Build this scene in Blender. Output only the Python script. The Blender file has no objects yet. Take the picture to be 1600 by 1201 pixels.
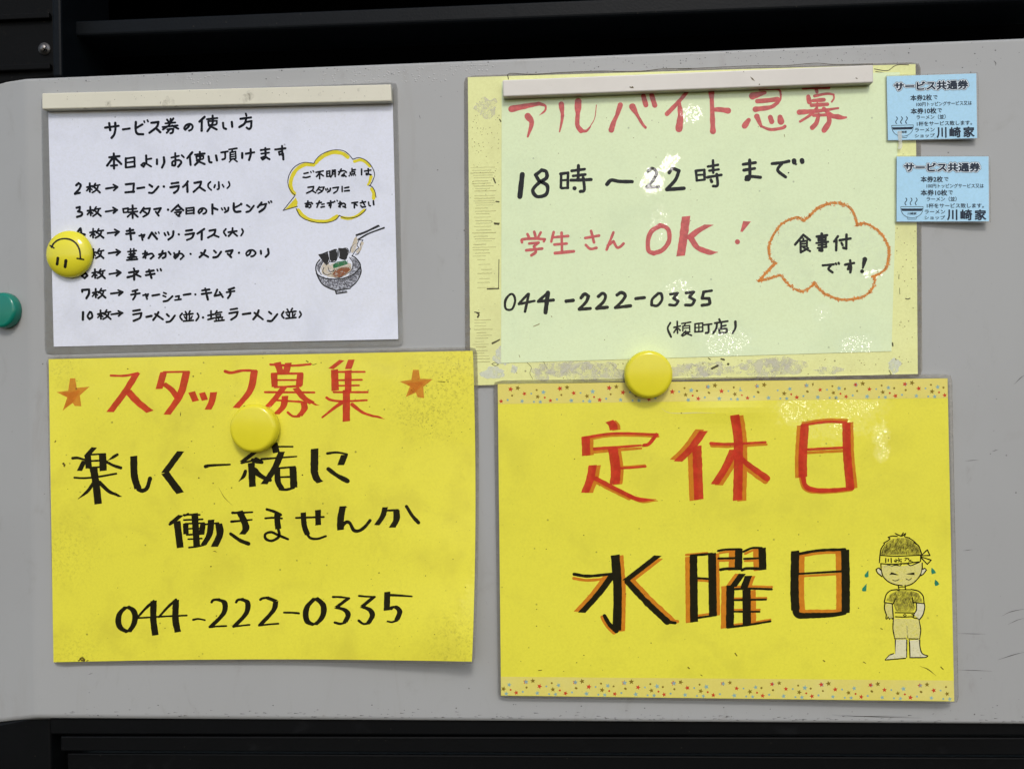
import bpy, bmesh, math, random
from mathutils import Vector, Matrix, noise
from mathutils.geometry import tessellate_polygon

SC = bpy.context.scene
COL = SC.collection

# ------------------------------------------------------------------ camera
PW, PH, FOC = 1600.0, 1201.0, 1200.0          # photograph size and focal length in its pixels
DIST, Z0 = 0.511, 1.30                        # camera to board, height of the view centre
_X = Vector((0.9983, -0.0155, -0.0560)).normalized()
_Z = Vector((-0.0155, -1.0, 0.0))
_Z = (_Z - _X * _Z.dot(_X)).normalized()
_Y = _Z.cross(_X)
CAM_R = Vector((_X.x, _Y.x, _Z.x))
CAM_D = Vector((_X.y, _Y.y, _Z.y))
CAM_F = Vector((_X.z, _Y.z, _Z.z))
CAM_POS = Vector((0, 0, Z0)) - CAM_F * (DIST / 1.0)
cam_data = bpy.data.cameras.new('camera')
cam = bpy.data.objects.new('camera', cam_data)
COL.objects.link(cam)
m = Matrix((CAM_R, -CAM_D, -CAM_F)).transposed().to_4x4()
m.translation = CAM_POS
cam.matrix_world = m
cam_data.sensor_width = 36.0
cam_data.lens = 36.0 * FOC / PW
cam_data.clip_start = 0.01
cam_data.clip_end = 100.0
SC.camera = cam

# ------------------------------------------------------------------ daylight
SUN_EL, SUN_AZ = math.radians(42), math.radians(10)
world = bpy.data.worlds.new('World')
SC.world = world
world.use_nodes = True
wn = world.node_tree
bg = wn.nodes['Background']
sky = wn.nodes.new('ShaderNodeTexSky')
sky.sky_type = 'NISHITA'
sky.sun_disc = False
sky.sun_elevation = SUN_EL
sky.sun_rotation = math.pi - SUN_AZ
sky.dust_density = 2.0
sky.ozone_density = 0.6
wn.links.new(sky.outputs[0], bg.inputs[0])
bg.inputs[1].default_value = 0.15
sun_data = bpy.data.lights.new('sun', 'SUN')
sun_data.energy = 1.15
sun_data.angle = math.radians(11)
sun_data.color = (1.0, 0.98, 0.95)
sun = bpy.data.objects.new('sun', sun_data)
COL.objects.link(sun)
S = Vector((math.sin(SUN_AZ) * math.cos(SUN_EL), -math.cos(SUN_AZ) * math.cos(SUN_EL), math.sin(SUN_EL)))
sun.rotation_euler = (-S).to_track_quat('-Z', 'Y').to_euler()
sun.location = (0.3, -2.0, 3.5)
SC.view_settings.view_transform = 'Standard'
SC.view_settings.look = 'None'
SC.view_settings.gamma = 1.0
SC.view_settings.use_curve_mapping = False
SC.view_settings.exposure = 0.05
SC.cycles.transparent_max_bounces = 16

# ------------------------------------------------------------------ helpers
rnd = random.Random(7)
MM = 0.001

def at(px, py, h=0.0):
    """point of the place seen at photo pixel (px,py), h metres in front of the board face (plane y=0)"""
    d = CAM_R * ((px - PW / 2) / FOC) + CAM_D * ((py - PH / 2) / FOC) + CAM_F
    t = (-h - CAM_POS.y) / d.y
    return CAM_POS + d * t

def ramp(x, a, b):
    t = max(0.0, min(1.0, (x - a) / (b - a)))
    return t * t * (3 - 2 * t)

class MB:
    """collects faces drawn on a surface; built as one mesh object"""
    def __init__(self, hfun=None, off=0.0):
        self.v, self.f, self.mi = [], [], []
        self.h = hfun or (lambda x, y: 0.0)
        self.off = off
        self.k = 0
    def lift(self):
        self.k += 1
        return self.off + (self.k % 14) * 0.000004
    def pt(self, px, py, o):
        p = at(px, py, self.h(px, py) + o)
        self.v.append(p)
        return len(self.v) - 1
    def face(self, ids, mi=0):
        self.f.append(ids); self.mi.append(mi)
    def strip(self, L, R, mi=0, o=None):
        o = self.lift() if o is None else o
        a = [self.pt(p[0], p[1], o) for p in L]
        b = [self.pt(p[0], p[1], o) for p in R]
        for i in range(len(a) - 1):
            self.face((a[i], b[i], b[i + 1], a[i + 1]), mi)
        return a, b
    def fan(self, c, pts, mi=0, o=None):
        o = self.lift() if o is None else o
        ci = self.pt(c[0], c[1], o)
        ids = [self.pt(p[0], p[1], o) for p in pts]
        for i in range(len(ids) - 1):
            self.face((ci, ids[i], ids[i + 1]), mi)
    def poly(self, pts, mi=0, o=None):
        o = self.lift() if o is None else o
        ids = [self.pt(p[0], p[1], o) for p in pts]
        for t in tessellate_polygon([[Vector((p[0], p[1], 0)) for p in pts]]):
            self.face(tuple(ids[i] for i in t), mi)
    def disc(self, x, y, r, mi=0, n=14, squash=1.0):
        pts = [(x + r * math.cos(2 * math.pi * i / n), y + r * squash * math.sin(2 * math.pi * i / n)) for i in range(n + 1)]
        self.fan((x, y), pts, mi)
    def star(self, x, y, r, mi=0, rot=0.0, n=5):
        pts = []
        for i in range(2 * n + 1):
            q = r if i % 2 == 0 else r * 0.45
            a = rot - math.pi / 2 + math.pi * i / n
            pts.append((x + q * math.cos(a), y + q * math.sin(a)))
        self.fan((x, y), pts, mi)
    def brush(self, pts, w0, w1=None, mi=0, taper='', wob=0.09):
        """round marker stroke through photo pixel points"""
        w1 = w0 if w1 is None else w1
        if len(pts) == 1:
            self.disc(pts[0][0], pts[0][1], w0 / 2, mi); return
        n = len(pts)
        seed = rnd.random() * 100
        Ls, Rs = [], []
        tot = 0; acc = [0]
        for i in range(1, n):
            tot += math.hypot(pts[i][0] - pts[i - 1][0], pts[i][1] - pts[i - 1][1]); acc.append(tot)
        tot = max(tot, 1e-6)
        first = last = None
        for i in range(n):
            a = pts[max(i - 1, 0)]; b = pts[min(i + 1, n - 1)]
            dx, dy = b[0] - a[0], b[1] - a[1]
            q = math.hypot(dx, dy) or 1e-6
            dx, dy = dx / q, dy / q
            t = acc[i] / tot
            w = (w0 + (w1 - w0) * t) * (1 + wob * noise.noise((acc[i] * 0.12, seed, 0)) * 2)
            if 't' in taper: w *= 1 - 0.8 * ramp(t, 0.45, 1.0)
            if 's' in taper: w *= 0.25 + 0.75 * ramp(t, 0.0, 0.5)
            w /= 2
            Ls.append((pts[i][0] + dy * w, pts[i][1] - dx * w))
            Rs.append((pts[i][0] - dy * w, pts[i][1] + dx * w))
            if i == 0: first = (dx, dy, w)
            last = (dx, dy, w)
        o = self.lift()
        # caps become part of the ribbon so that the stroke is one clean outline
        cl, cr = [], []
        for j in range(4, 0, -1):
            a = j / 4 * math.pi / 2
            c, s_ = math.cos(a), math.sin(a)
            dx, dy, w = first
            cl.append((pts[0][0] - dx * w * s_ + dy * w * c, pts[0][1] - dy * w * s_ - dx * w * c))
            cr.append((pts[0][0] - dx * w * s_ - dy * w * c, pts[0][1] - dy * w * s_ + dx * w * c))
        el, er = [], []
        for j in range(1, 5):
            a = j / 4 * math.pi / 2
            c, s_ = math.cos(a), math.sin(a)
            dx, dy, w = last
            el.append((pts[-1][0] + dx * w * s_ + dy * w * c, pts[-1][1] + dy * w * s_ - dx * w * c))
            er.append((pts[-1][0] + dx * w * s_ - dy * w * c, pts[-1][1] + dy * w * s_ + dx * w * c))
        self.strip(cl + Ls + el, cr + Rs + er, mi, o)
    def chisel(self, pts, w, tmin, mi=0, tilt=-0.16):
        """broad-nib marker: wide across, thin along the nib"""
        nx, ny = w / 2, w / 2 * tilt
        seed = rnd.random() * 100
        run = []
        runs = []
        prev = None
        n = len(pts)
        for i in range(n):
            a = pts[max(i - 1, 0)]; b = pts[min(i + 1, n - 1)]
            dx, dy = b[0] - a[0], b[1] - a[1]
            q = math.hypot(dx, dy) or 1e-6
            ox, oy = dy / q, -dx / q
            sg = 1 if nx * ox + ny * oy >= 0 else -1
            if prev is not None and sg != prev:
                runs.append(run); run = [run[-1]]
            prev = sg
            j = 1 + 0.06 * noise.noise((i * 0.15, seed, 3.0)) * 2
            lx, ly = nx * sg * j + ox * tmin / 2, ny * sg * j + oy * tmin / 2
            run.append(((pts[i][0] + lx, pts[i][1] + ly), (pts[i][0] - lx, pts[i][1] - ly)))
        runs.append(run)
        for r in runs:
            if len(r) > 1: self.strip([x[0] for x in r], [x[1] for x in r], mi)
    def build(self, name, mats, parent=None, loc=None, smooth=False):
        if loc is None:
            loc = Vector(parent.location) if parent else Vector((0, 0, 0))
        me = bpy.data.meshes.new(name)
        me.from_pydata([tuple(p - loc) for p in self.v], [], self.f)
        for mt in (mats if isinstance(mats, (list, tuple)) else [mats]): me.materials.append(mt)
        me.polygons.foreach_set('material_index', self.mi)
        if smooth: me.polygons.foreach_set('use_smooth', [True] * len(self.f))
        bm = bmesh.new(); bm.from_mesh(me)
        for f in bm.faces:
            pass
        bm.to_mesh(me); bm.free()
        me.update()
        o = bpy.data.objects.new(name, me)
        COL.objects.link(o)
        if parent: o.parent = parent
        else: o.location = loc
        return o

def smooth(pts, step):
    """Catmull-Rom through the points, split where the pen turned a sharp corner; returns runs of points"""
    if len(pts) == 1: return [pts]
    cuts = [0]
    for i in range(1, len(pts) - 1):
        ax, ay = pts[i][0] - pts[i - 1][0], pts[i][1] - pts[i - 1][1]
        bx, by = pts[i + 1][0] - pts[i][0], pts[i + 1][1] - pts[i][1]
        c = (ax * bx + ay * by) / ((math.hypot(ax, ay) * math.hypot(bx, by)) or 1e-6)
        if c < 0.12: cuts.append(i)
    cuts.append(len(pts) - 1)
    runs = []
    for a, b in zip(cuts[:-1], cuts[1:]):
        seg = pts[a:b + 1]
        closed = seg[0] == seg[-1] and len(seg) > 3
        out = []
        for i in range(len(seg) - 1):
            p1, p2 = seg[i], seg[i + 1]
            p0 = seg[i - 1] if i > 0 else (seg[-2] if closed else (2 * p1[0] - p2[0], 2 * p1[1] - p2[1]))
            p3 = seg[i + 2] if i + 2 < len(seg) else (seg[1] if closed else (2 * p2[0] - p1[0], 2 * p2[1] - p1[1]))
            n = max(2, int(math.hypot(p2[0] - p1[0], p2[1] - p1[1]) / step))
            for k in range(n):
                t = k / n
                out.append(tuple(0.5 * (2 * p1[j] + (p2[j] - p0[j]) * t + (2 * p0[j] - 5 * p1[j] + 4 * p2[j] - p3[j]) * t * t
                                        + (3 * p1[j] - p0[j] - 3 * p2[j] + p3[j]) * t ** 3) for j in (0, 1)))
        out.append(seg[-1])
        runs.append(out)
    return runs

def strokes(mb, view, text, dw, mi=0, under=None, umi=0, tmin=None, dx=0, dy=0, jit=0.0):
    """view = (x0, y0, scale) of the enlargement the strokes were read from; strokes are separated by |"""
    x0, y0, s = view
    gain = 1.17 if 5 < s < 6 else 1.0            # the small notes were written with a fatter tip
    for st in text.replace('\n', ' ').split('|'):
        tk = st.split()
        if not tk: continue
        w0 = w1 = dw; flag = ''; chis = False; off = None; pts = []
        for t in tk:
            if t[0] == 'o' :
                a, b = t[1:].split(','); off = (float(a), float(b))
            elif ',' in t:
                a, b = t.split(',')
                pts.append((x0 + (float(a) + dx + rnd.uniform(-jit, jit)) / s, y0 + (float(b) + dy + rnd.uniform(-jit, jit)) / s))
            else:
                if t[0] == 'c': chis = True; t = t[1:]
                while t and t[-1] in 'ts': flag += t[-1]; t = t[:-1]
                if '>' in t: w0, w1 = (float(q) for q in t.split('>'))
                elif t: w0 = w1 = float(t)
        for target, m_, (ox, oy) in (((under, umi, off),) if (under and off) else ()) + ((mb, mi, (0, 0)),):
            q = [(p[0] + ox / s, p[1] + oy / s) for p in pts]
            for run in smooth(q, 1.0):
                if chis: target.chisel(run, w0 / s, (tmin or 12) / s, m_)
                else: target.brush(run, gain * w0 / s, gain * w1 / s, m_, flag)

def empty(name, p, label, cat, group=None):
    o = bpy.data.objects.new(name, None)
    o.empty_display_size = 0.02
    COL.objects.link(o)
    o.location = p
    o['label'] = label; o['category'] = cat
    if group: o['group'] = group
    return o

def tag(o, label, cat, group=None):
    o['label'] = label; o['category'] = cat
    if group: o['group'] = group
    return o

def bil(c, u, v):
    (a, b, d, e) = c                          # TL, TR, BR, BL
    x = a[0] * (1 - u) * (1 - v) + b[0] * u * (1 - v) + d[0] * u * v + e[0] * (1 - u) * v
    y = a[1] * (1 - u) * (1 - v) + b[1] * u * (1 - v) + d[1] * u * v + e[1] * (1 - u) * v
    return x, y

def sheet(name, corners, hfun, mat, parent, nu=60, nv=44, thick=0.00025, edge=None):
    """a paper sheet lying on (and lifting off) the board, with real thickness"""
    mb = MB(hfun)
    def P(u, v):
        x, y = bil(corners, u, v)
        if edge:
            ex, ey = edge(u, v); x += ex; y += ey
        return x, y
    ids = [[mb.pt(*P(i / nu, j / nv), 0.0) for i in range(nu + 1)] for j in range(nv + 1)]
    for j in range(nv):
        for i in range(nu):
            mb.face((ids[j][i], ids[j + 1][i], ids[j + 1][i + 1], ids[j][i + 1]))
    ring = [(i, 0) for i in range(nu)] + [(nu, j) for j in range(nv)] + [(i, nv) for i in range(nu, 0, -1)] + [(0, j) for j in range(nv, 0, -1)]
    low = []
    for i, j in ring:
        p = mb.v[ids[j][i]].copy(); p.y += thick
        mb.v.append(p); low.append(len(mb.v) - 1)
    for k in range(len(ring)):
        i, j = ring[k]; i2, j2 = ring[(k + 1) % len(ring)]
        mb.face((ids[j][i], ids[j2][i2], low[(k + 1) % len(ring)], low[k]))
    return mb.build(name, mat, parent, smooth=False)

def pouch(corners, inner, hfun, mat, parent, r=7.0, thick=0.0004, edge=None, name='laminate_border'):
    """clear film border round a sheet: a ring from the sheet's edge to the rounded film edge"""
    mb = MB(hfun, -0.00004)
    N = 48
    outer, inn = [], []
    for k in range(4):
        a, b = corners[k], corners[(k + 1) % 4]
        ia, ib = inner[k], inner[(k + 1) % 4]
        for i in range(N):
            t = i / N
            o = [a[0] + (b[0] - a[0]) * t, a[1] + (b[1] - a[1]) * t]
            p = [ia[0] + (ib[0] - ia[0]) * t, ia[1] + (ib[1] - ia[1]) * t]
            if edge:
                uv = [(t, 0), (1, t), (1 - t, 1), (0, 1 - t)][k]
                ex, ey = edge(*uv); o[0] += ex; o[1] += ey; p[0] += ex; p[1] += ey
            outer.append(o); inn.append(p)
    M = len(outer)
    # round the four film corners
    res = []
    cs = [outer[k * N] for k in range(4)]
    for q in outer:
        x, y = q
        for k, c in enumerate(cs):
            cen = (c[0] + (r if k in (0, 3) else -r), c[1] + (r if k in (0, 1) else -r))
            inx = (x < cen[0]) if k in (0, 3) else (x > cen[0])
            iny = (y < cen[1]) if k in (0, 1) else (y > cen[1])
            if inx and iny:
                d = math.hypot(x - cen[0], y - cen[1])
                if d > r: x, y = cen[0] + (x - cen[0]) * r / d, cen[1] + (y - cen[1]) * r / d
        res.append((x, y))
    a, b = mb.strip(res + [res[0]], [tuple(p) for p in inn] + [tuple(inn[0])], 0, -0.00004)
    low = []
    for i in a:
        p = mb.v[i].copy(); p.y += thick; mb.v.append(p); low.append(len(mb.v) - 1)
    for i in range(len(a) - 1): mb.face((a[i + 1], a[i], low[i], low[i + 1]))
    return mb.build(name, mat, parent)

# ------------------------------------------------------------------ materials
def srgb(r, g, b):
    f = lambda c: (c / 255 / 12.92) if c / 255 <= 0.04045 else ((c / 255 + 0.055) / 1.055) ** 2.4
    return (f(r), f(g), f(b), 1.0)

def N(nt, kind, **kw):
    n = nt.nodes.new(kind)
    for k, v in kw.items():
        if k.startswith('i_'): n.inputs[k[2:].replace('_', ' ')].default_value = v
        else: setattr(n, k, v)
    return n

def nmat(name):
    mt = bpy.data.materials.new(name); mt.use_nodes = True
    nt = mt.node_tree
    return mt, nt, nt.nodes['Principled BSDF'], nt.nodes['Material Output']

def mixc(nt, fac, a, b, blend='MIX'):
    n = nt.nodes.new('ShaderNodeMix'); n.data_type = 'RGBA'; n.blend_type = blend
    for sock, val in ((n.inputs[0], fac), (n.inputs[6], a), (n.inputs[7], b)):
        if hasattr(val, 'links'): nt.links.new(val, sock)
        else: sock.default_value = val
    return n.outputs[2]

def tex(nt, scale, detail=4, rough=0.55, dist=0.0, lo=0.4, hi=0.6, kind='noise', stretch=None, loc=(0, 0, 0)):
    co = nt.nodes.new('ShaderNodeTexCoord')
    mp = nt.nodes.new('ShaderNodeMapping')
    mp.inputs['Location'].default_value = loc
    if stretch: mp.inputs['Scale'].default_value = stretch
    nt.links.new(co.outputs['Object'], mp.inputs[0])
    if kind == 'noise':
        t = N(nt, 'ShaderNodeTexNoise', i_Scale=scale, i_Detail=detail, i_Roughness=rough, i_Distortion=dist); out = t.outputs[0]
    else:
        t = N(nt, 'ShaderNodeTexVoronoi', i_Scale=scale, i_Randomness=1.0); out = t.outputs['Distance']
    nt.links.new(mp.outputs[0], t.inputs['Vector'])
    r = nt.nodes.new('ShaderNodeMapRange'); r.interpolation_type = 'SMOOTHSTEP'
    r.inputs[1].default_value = lo; r.inputs[2].default_value = hi
    nt.links.new(out, r.inputs[0])
    return r.outputs[0], out

def mul(nt, a, b, op='MULTIPLY'):
    n = nt.nodes.new('ShaderNodeMath'); n.operation = op
    for s_, v in ((n.inputs[0], a), (n.inputs[1], b)):
        if hasattr(v, 'links'): nt.links.new(v, s_)
        else: s_.default_value = v
    return n.outputs[0]

def specks(nt, scale, size, keep, loc=(0, 0, 0)):
    """sparse small dirt dots"""
    co = nt.nodes.new('ShaderNodeTexCoord')
    mp = nt.nodes.new('ShaderNodeMapping'); mp.inputs['Location'].default_value = loc
    nt.links.new(co.outputs['Object'], mp.inputs[0])
    v = N(nt, 'ShaderNodeTexVoronoi', i_Scale=scale)
    nz = N(nt, 'ShaderNodeTexNoise', i_Scale=scale * 3.0, i_Detail=2.0)
    nt.links.new(mp.outputs[0], nz.inputs['Vector'])
    nt.links.new(mp.outputs[0], v.inputs['Vector'])
    d = mul(nt, v.outputs['Distance'], mul(nt, nz.outputs[0], 0.5, 'ADD'))
    r = nt.nodes.new('ShaderNodeMapRange'); r.inputs[1].default_value = size; r.inputs[2].default_value = size * 0.5
    nt.links.new(d, r.inputs[0])
    sep = nt.nodes.new('ShaderNodeSeparateColor'); nt.links.new(v.outputs['Color'], sep.inputs[0])
    g = nt.nodes.new('ShaderNodeMath'); g.operation = 'LESS_THAN'; g.inputs[1].default_value = keep
    nt.links.new(sep.outputs[0], g.inputs[0])
    return mul(nt, r.outputs[0], mul(nt, g.outputs[0], sep.outputs[1]))

GLARE = []          # filled before the green sheet's material is made: crinkled spots of its film

def film_bump(nt, b, amp=0.00005, glare=(), orange=0.000012):
    """the laminate: glossy coat over the print, slightly wavy, crinkled in places"""
    b.inputs['Coat Weight'].default_value = 1.0
    b.inputs['Coat Roughness'].default_value = 0.06
    b.inputs['Coat IOR'].default_value = 1.48
    co = nt.nodes.new('ShaderNodeTexCoord')
    h = None
    for sc, a in ((22, amp * 14), (900, orange)):
        t = N(nt, 'ShaderNodeTexNoise', i_Scale=float(sc), i_Detail=2.0)
        nt.links.new(co.outputs['Object'], t.inputs['Vector'])
        x = mul(nt, t.outputs[0], a)
        h = x if h is None else mul(nt, h, x, 'ADD')
    bp = nt.nodes.new('ShaderNodeBump')
    bp.inputs['Strength'].default_value = 1.0; bp.inputs['Distance'].default_value = 1.0
    nt.links.new(h, bp.inputs['Height'])
    nrm = bp.outputs[0]
    def vec(op, a, b2, scale=None):
        n = nt.nodes.new('ShaderNodeVectorMath'); n.operation = op
        for s_, v in ((n.inputs[0], a), (n.inputs[1], b2)):
            if v is None: continue
            if hasattr(v, 'links'): nt.links.new(v, s_)
            else: s_.default_value = v
        if scale is not None:
            if hasattr(scale, 'links'): nt.links.new(scale, n.inputs['Scale'])
            else: n.inputs['Scale'].default_value = scale
        return n
    if glare:
        wob = N(nt, 'ShaderNodeTexNoise', i_Scale=260.0, i_Detail=4.0, i_Roughness=0.65)
        nt.links.new(co.outputs['Object'], wob.inputs['Vector'])
        wr_n = N(nt, 'ShaderNodeTexNoise', i_Scale=850.0, i_Detail=2.0, i_Distortion=0.8)
        nt.links.new(co.outputs['Object'], wr_n.inputs['Vector'])
        wrv = vec('SUBTRACT', wr_n.outputs['Color'], (0.5, 0.5, 0.5)).outputs[0]
    for (c, rad, wr, tilt, gx, gz, sq, rot) in glare:
        # a crinkled spot of the film, tipped towards the bright side of the sky
        d0 = vec('SUBTRACT', co.outputs['Object'], c).outputs[0]
        mp = nt.nodes.new('ShaderNodeMapping'); mp.vector_type = 'TEXTURE'
        mp.inputs['Rotation'].default_value = (0, rot, 0); mp.inputs['Scale'].default_value = (sq, 1, 1)
        nt.links.new(d0, mp.inputs[0])
        d = vec('LENGTH', mp.outputs[0], None).outputs['Value']
        d = mul(nt, d, mul(nt, mul(nt, wob.outputs[0], 0.5, 'SUBTRACT'), rad * 1.1), 'ADD')
        r = nt.nodes.new('ShaderNodeMapRange'); r.interpolation_type = 'SMOOTHSTEP'
        r.inputs[1].default_value = rad; r.inputs[2].default_value = rad * 0.55
        nt.links.new(d, r.inputs[0])
        t1 = vec('SCALE', (-gx * tilt, 0, -gz * tilt), None, r.outputs[0]).outputs[0]
        t2 = vec('SCALE', wrv, None, mul(nt, r.outputs[0], wr)).outputs[0]
        nrm = vec('ADD', vec('ADD', nrm, t1).outputs[0], t2).outputs[0]
    if glare: nrm = vec('NORMALIZE', nrm, None).outputs[0]
    nt.links.new(nrm, b.inputs['Coat Normal'])

def paper(name, col, stain, stain_amt=0.35, speck_amt=0.7, glare=(), fibre=0.05, speck_keep=0.35, loc=(0, 0, 0), big=(0.45, 0.75), soil=()):
    mt, nt, b, out = nmat(name)
    f1, _ = tex(nt, 26, 6, 0.62, 0.3, big[0], big[1], loc=loc)
    c = mixc(nt, mul(nt, f1, stain_amt), col, stain)
    f2, _ = tex(nt, 620, 4, 0.75, 0, 0.35, 0.7, loc=loc)
    c = mixc(nt, mul(nt, f2, fibre * 9), c, tuple(x * q for x, q in zip(col[:3], (0.78, 0.77, 0.66))) + (1,))
    f3, _ = tex(nt, 140, 5, 0.7, 0.4, 0.60, 0.80, loc=(3 + loc[0], 1, 2))
    c = mixc(nt, mul(nt, f3, stain_amt * 0.8), c, stain)
    g1, _ = tex(nt, 480, 5, 0.8, 0.5, 0.46, 0.74, loc=loc)
    g2, _ = tex(nt, 16, 4, 0.6, 0.8, 0.46, 0.72, loc=(6 + loc[0], 2, 5))
    area = mul(nt, g2, 0.35)
    co = nt.nodes.new('ShaderNodeTexCoord')
    for c0, rad in soil:                  # where hands and weather have soiled it
        d = nt.nodes.new('ShaderNodeVectorMath'); d.operation = 'DISTANCE'
        nt.links.new(co.outputs['Object'], d.inputs[0]); d.inputs[1].default_value = c0
        r = nt.nodes.new('ShaderNodeMapRange'); r.interpolation_type = 'SMOOTHSTEP'
        r.inputs[1].default_value = rad; r.inputs[2].default_value = 0.0
        nt.links.new(d.outputs['Value'], r.inputs[0])
        area = mul(nt, area, r.outputs[0], 'ADD')
    c = mixc(nt, mul(nt, mul(nt, g1, area), min(1.0, stain_amt * 1.5)), c, tuple(x * 0.62 for x in stain[:3]) + (1,))
    s1 = specks(nt, 95, 0.075, speck_keep, loc)
    s2 = specks(nt, 260, 0.09, speck_keep * 0.45, (5, 3, 1))
    dirt = tuple(x * 0.25 for x in stain[:3]) + (1,)
    c = mixc(nt, mul(nt, mul(nt, s1, s2, 'MAXIMUM'), speck_amt), c, dirt)
    nt.links.new(c, b.inputs['Base Color'])
    b.inputs['Roughness'].default_value = 0.6
    b.inputs['Specular IOR Level'].default_value = 0.2
    film_bump(nt, b, glare=glare)
    return mt

def ink(name, col, alpha=1.0, streak=0.25, coat=0.4, glare=(), scale=260):
    mt, nt, b, out = nmat(name)
    f, _ = tex(nt, scale, 4, 0.6, 0.2, 0.3, 0.75)
    c = mixc(nt, mul(nt, f, streak), col, tuple(min(1, x * 1.8 + 0.003) for x in col[:3]) + (1,))
    nt.links.new(c, b.inputs['Base Color'])
    b.inputs['Roughness'].default_value = 0.7
    b.inputs['Specular IOR Level'].default_value = 0.0
    film_bump(nt, b, glare=glare)
    b.inputs['Coat Weight'].default_value = coat
    if alpha < 1: b.inputs['Alpha'].default_value = alpha
    return mt

def crayon(name, col, lo, hi, alpha=0.9, scale=700):
    """waxy or pencil colour that leaves paper showing through"""
    mt, nt, b, out = nmat(name)
    f, _ = tex(nt, scale, 3, 0.7, 0.3, lo, hi)
    b.inputs['Base Color'].default_value = col
    b.inputs['Roughness'].default_value = 0.7
    nt.links.new(mul(nt, f, alpha), b.inputs['Alpha'])
    return mt

def plastic(name, col, rough=0.3, var=0.08, dirt=0.25, scale=60, bump=0.0, dirtcol=None, spec=0.5):
    mt, nt, b, out = nmat(name)
    b.inputs['Specular IOR Level'].default_value = spec
    f, _ = tex(nt, scale, 5, 0.6, 0.2, 0.35, 0.75)
    c = mixc(nt, mul(nt, f, var), col, tuple(x * 0.6 for x in col[:3]) + (1,))
    g, _ = tex(nt, scale * 1.7, 6, 0.7, 0.8, 0.58, 0.78, loc=(2, 4, 1))
    c = mixc(nt, mul(nt, g, dirt), c, dirtcol or tuple(x * 0.35 for x in col[:3]) + (1,))
    s1 = specks(nt, 170, 0.08, 0.3)
    c = mixc(nt, mul(nt, s1, min(1, dirt * 2)), c, (0.05, 0.045, 0.035, 1))
    nt.links.new(c, b.inputs['Base Color'])
    r = mul(nt, mul(nt, g, 0.25), rough, 'ADD'); nt.links.new(r, b.inputs['Roughness'])
    if bump:
        _, raw = tex(nt, 700, 3, 0.6)
        bp = nt.nodes.new('ShaderNodeBump'); bp.inputs['Distance'].default_value = bump; bp.inputs['Strength'].default_value = 0.6
        nt.links.new(raw, bp.inputs['Height']); nt.links.new(bp.outputs[0], b.inputs['Normal'])
    return mt

def film_mat(name, tint=(0.90, 0.90, 0.885, 1), dirt=0.20):
    mt = bpy.data.materials.new(name); mt.use_nodes = True
    nt = mt.node_tree; nt.nodes.clear()
    out = nt.nodes.new('ShaderNodeOutputMaterial')
    tr = N(nt, 'ShaderNodeBsdfTransparent'); tr.inputs[0].default_value = tint
    gl = N(nt, 'ShaderNodeBsdfGlossy'); gl.inputs['Roughness'].default_value = 0.12
    df = N(nt, 'ShaderNodeBsdfDiffuse'); df.inputs[0].default_value = (0.30, 0.28, 0.24, 1)
    f, _ = tex(nt, 120, 5, 0.65, 0.4, 0.35, 0.75)
    m1 = nt.nodes.new('ShaderNodeMixShader'); nt.links.new(mul(nt, mul(nt, f, dirt * 1.2), dirt * 0.5, 'ADD'), m1.inputs[0])
    nt.links.new(tr.outputs[0], m1.inputs[1]); nt.links.new(df.outputs[0], m1.inputs[2])
    fr = N(nt, 'ShaderNodeFresnel', i_IOR=1.5)
    _, raw = tex(nt, 240, 2, 0.5)
    bp = nt.nodes.new('ShaderNodeBump'); bp.inputs['Distance'].default_value = 0.0006; bp.inputs['Strength'].default_value = 0.6
    nt.links.new(raw, bp.inputs['Height']); nt.links.new(bp.outputs[0], gl.inputs['Normal'])
    m2 = nt.nodes.new('ShaderNodeMixShader'); nt.links.new(fr.outputs[0], m2.inputs[0])
    nt.links.new(m1.outputs[0], m2.inputs[1]); nt.links.new(gl.outputs[0], m2.inputs[2])
    nt.links.new(m2.outputs[0], out.inputs[0])
    return mt

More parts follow.
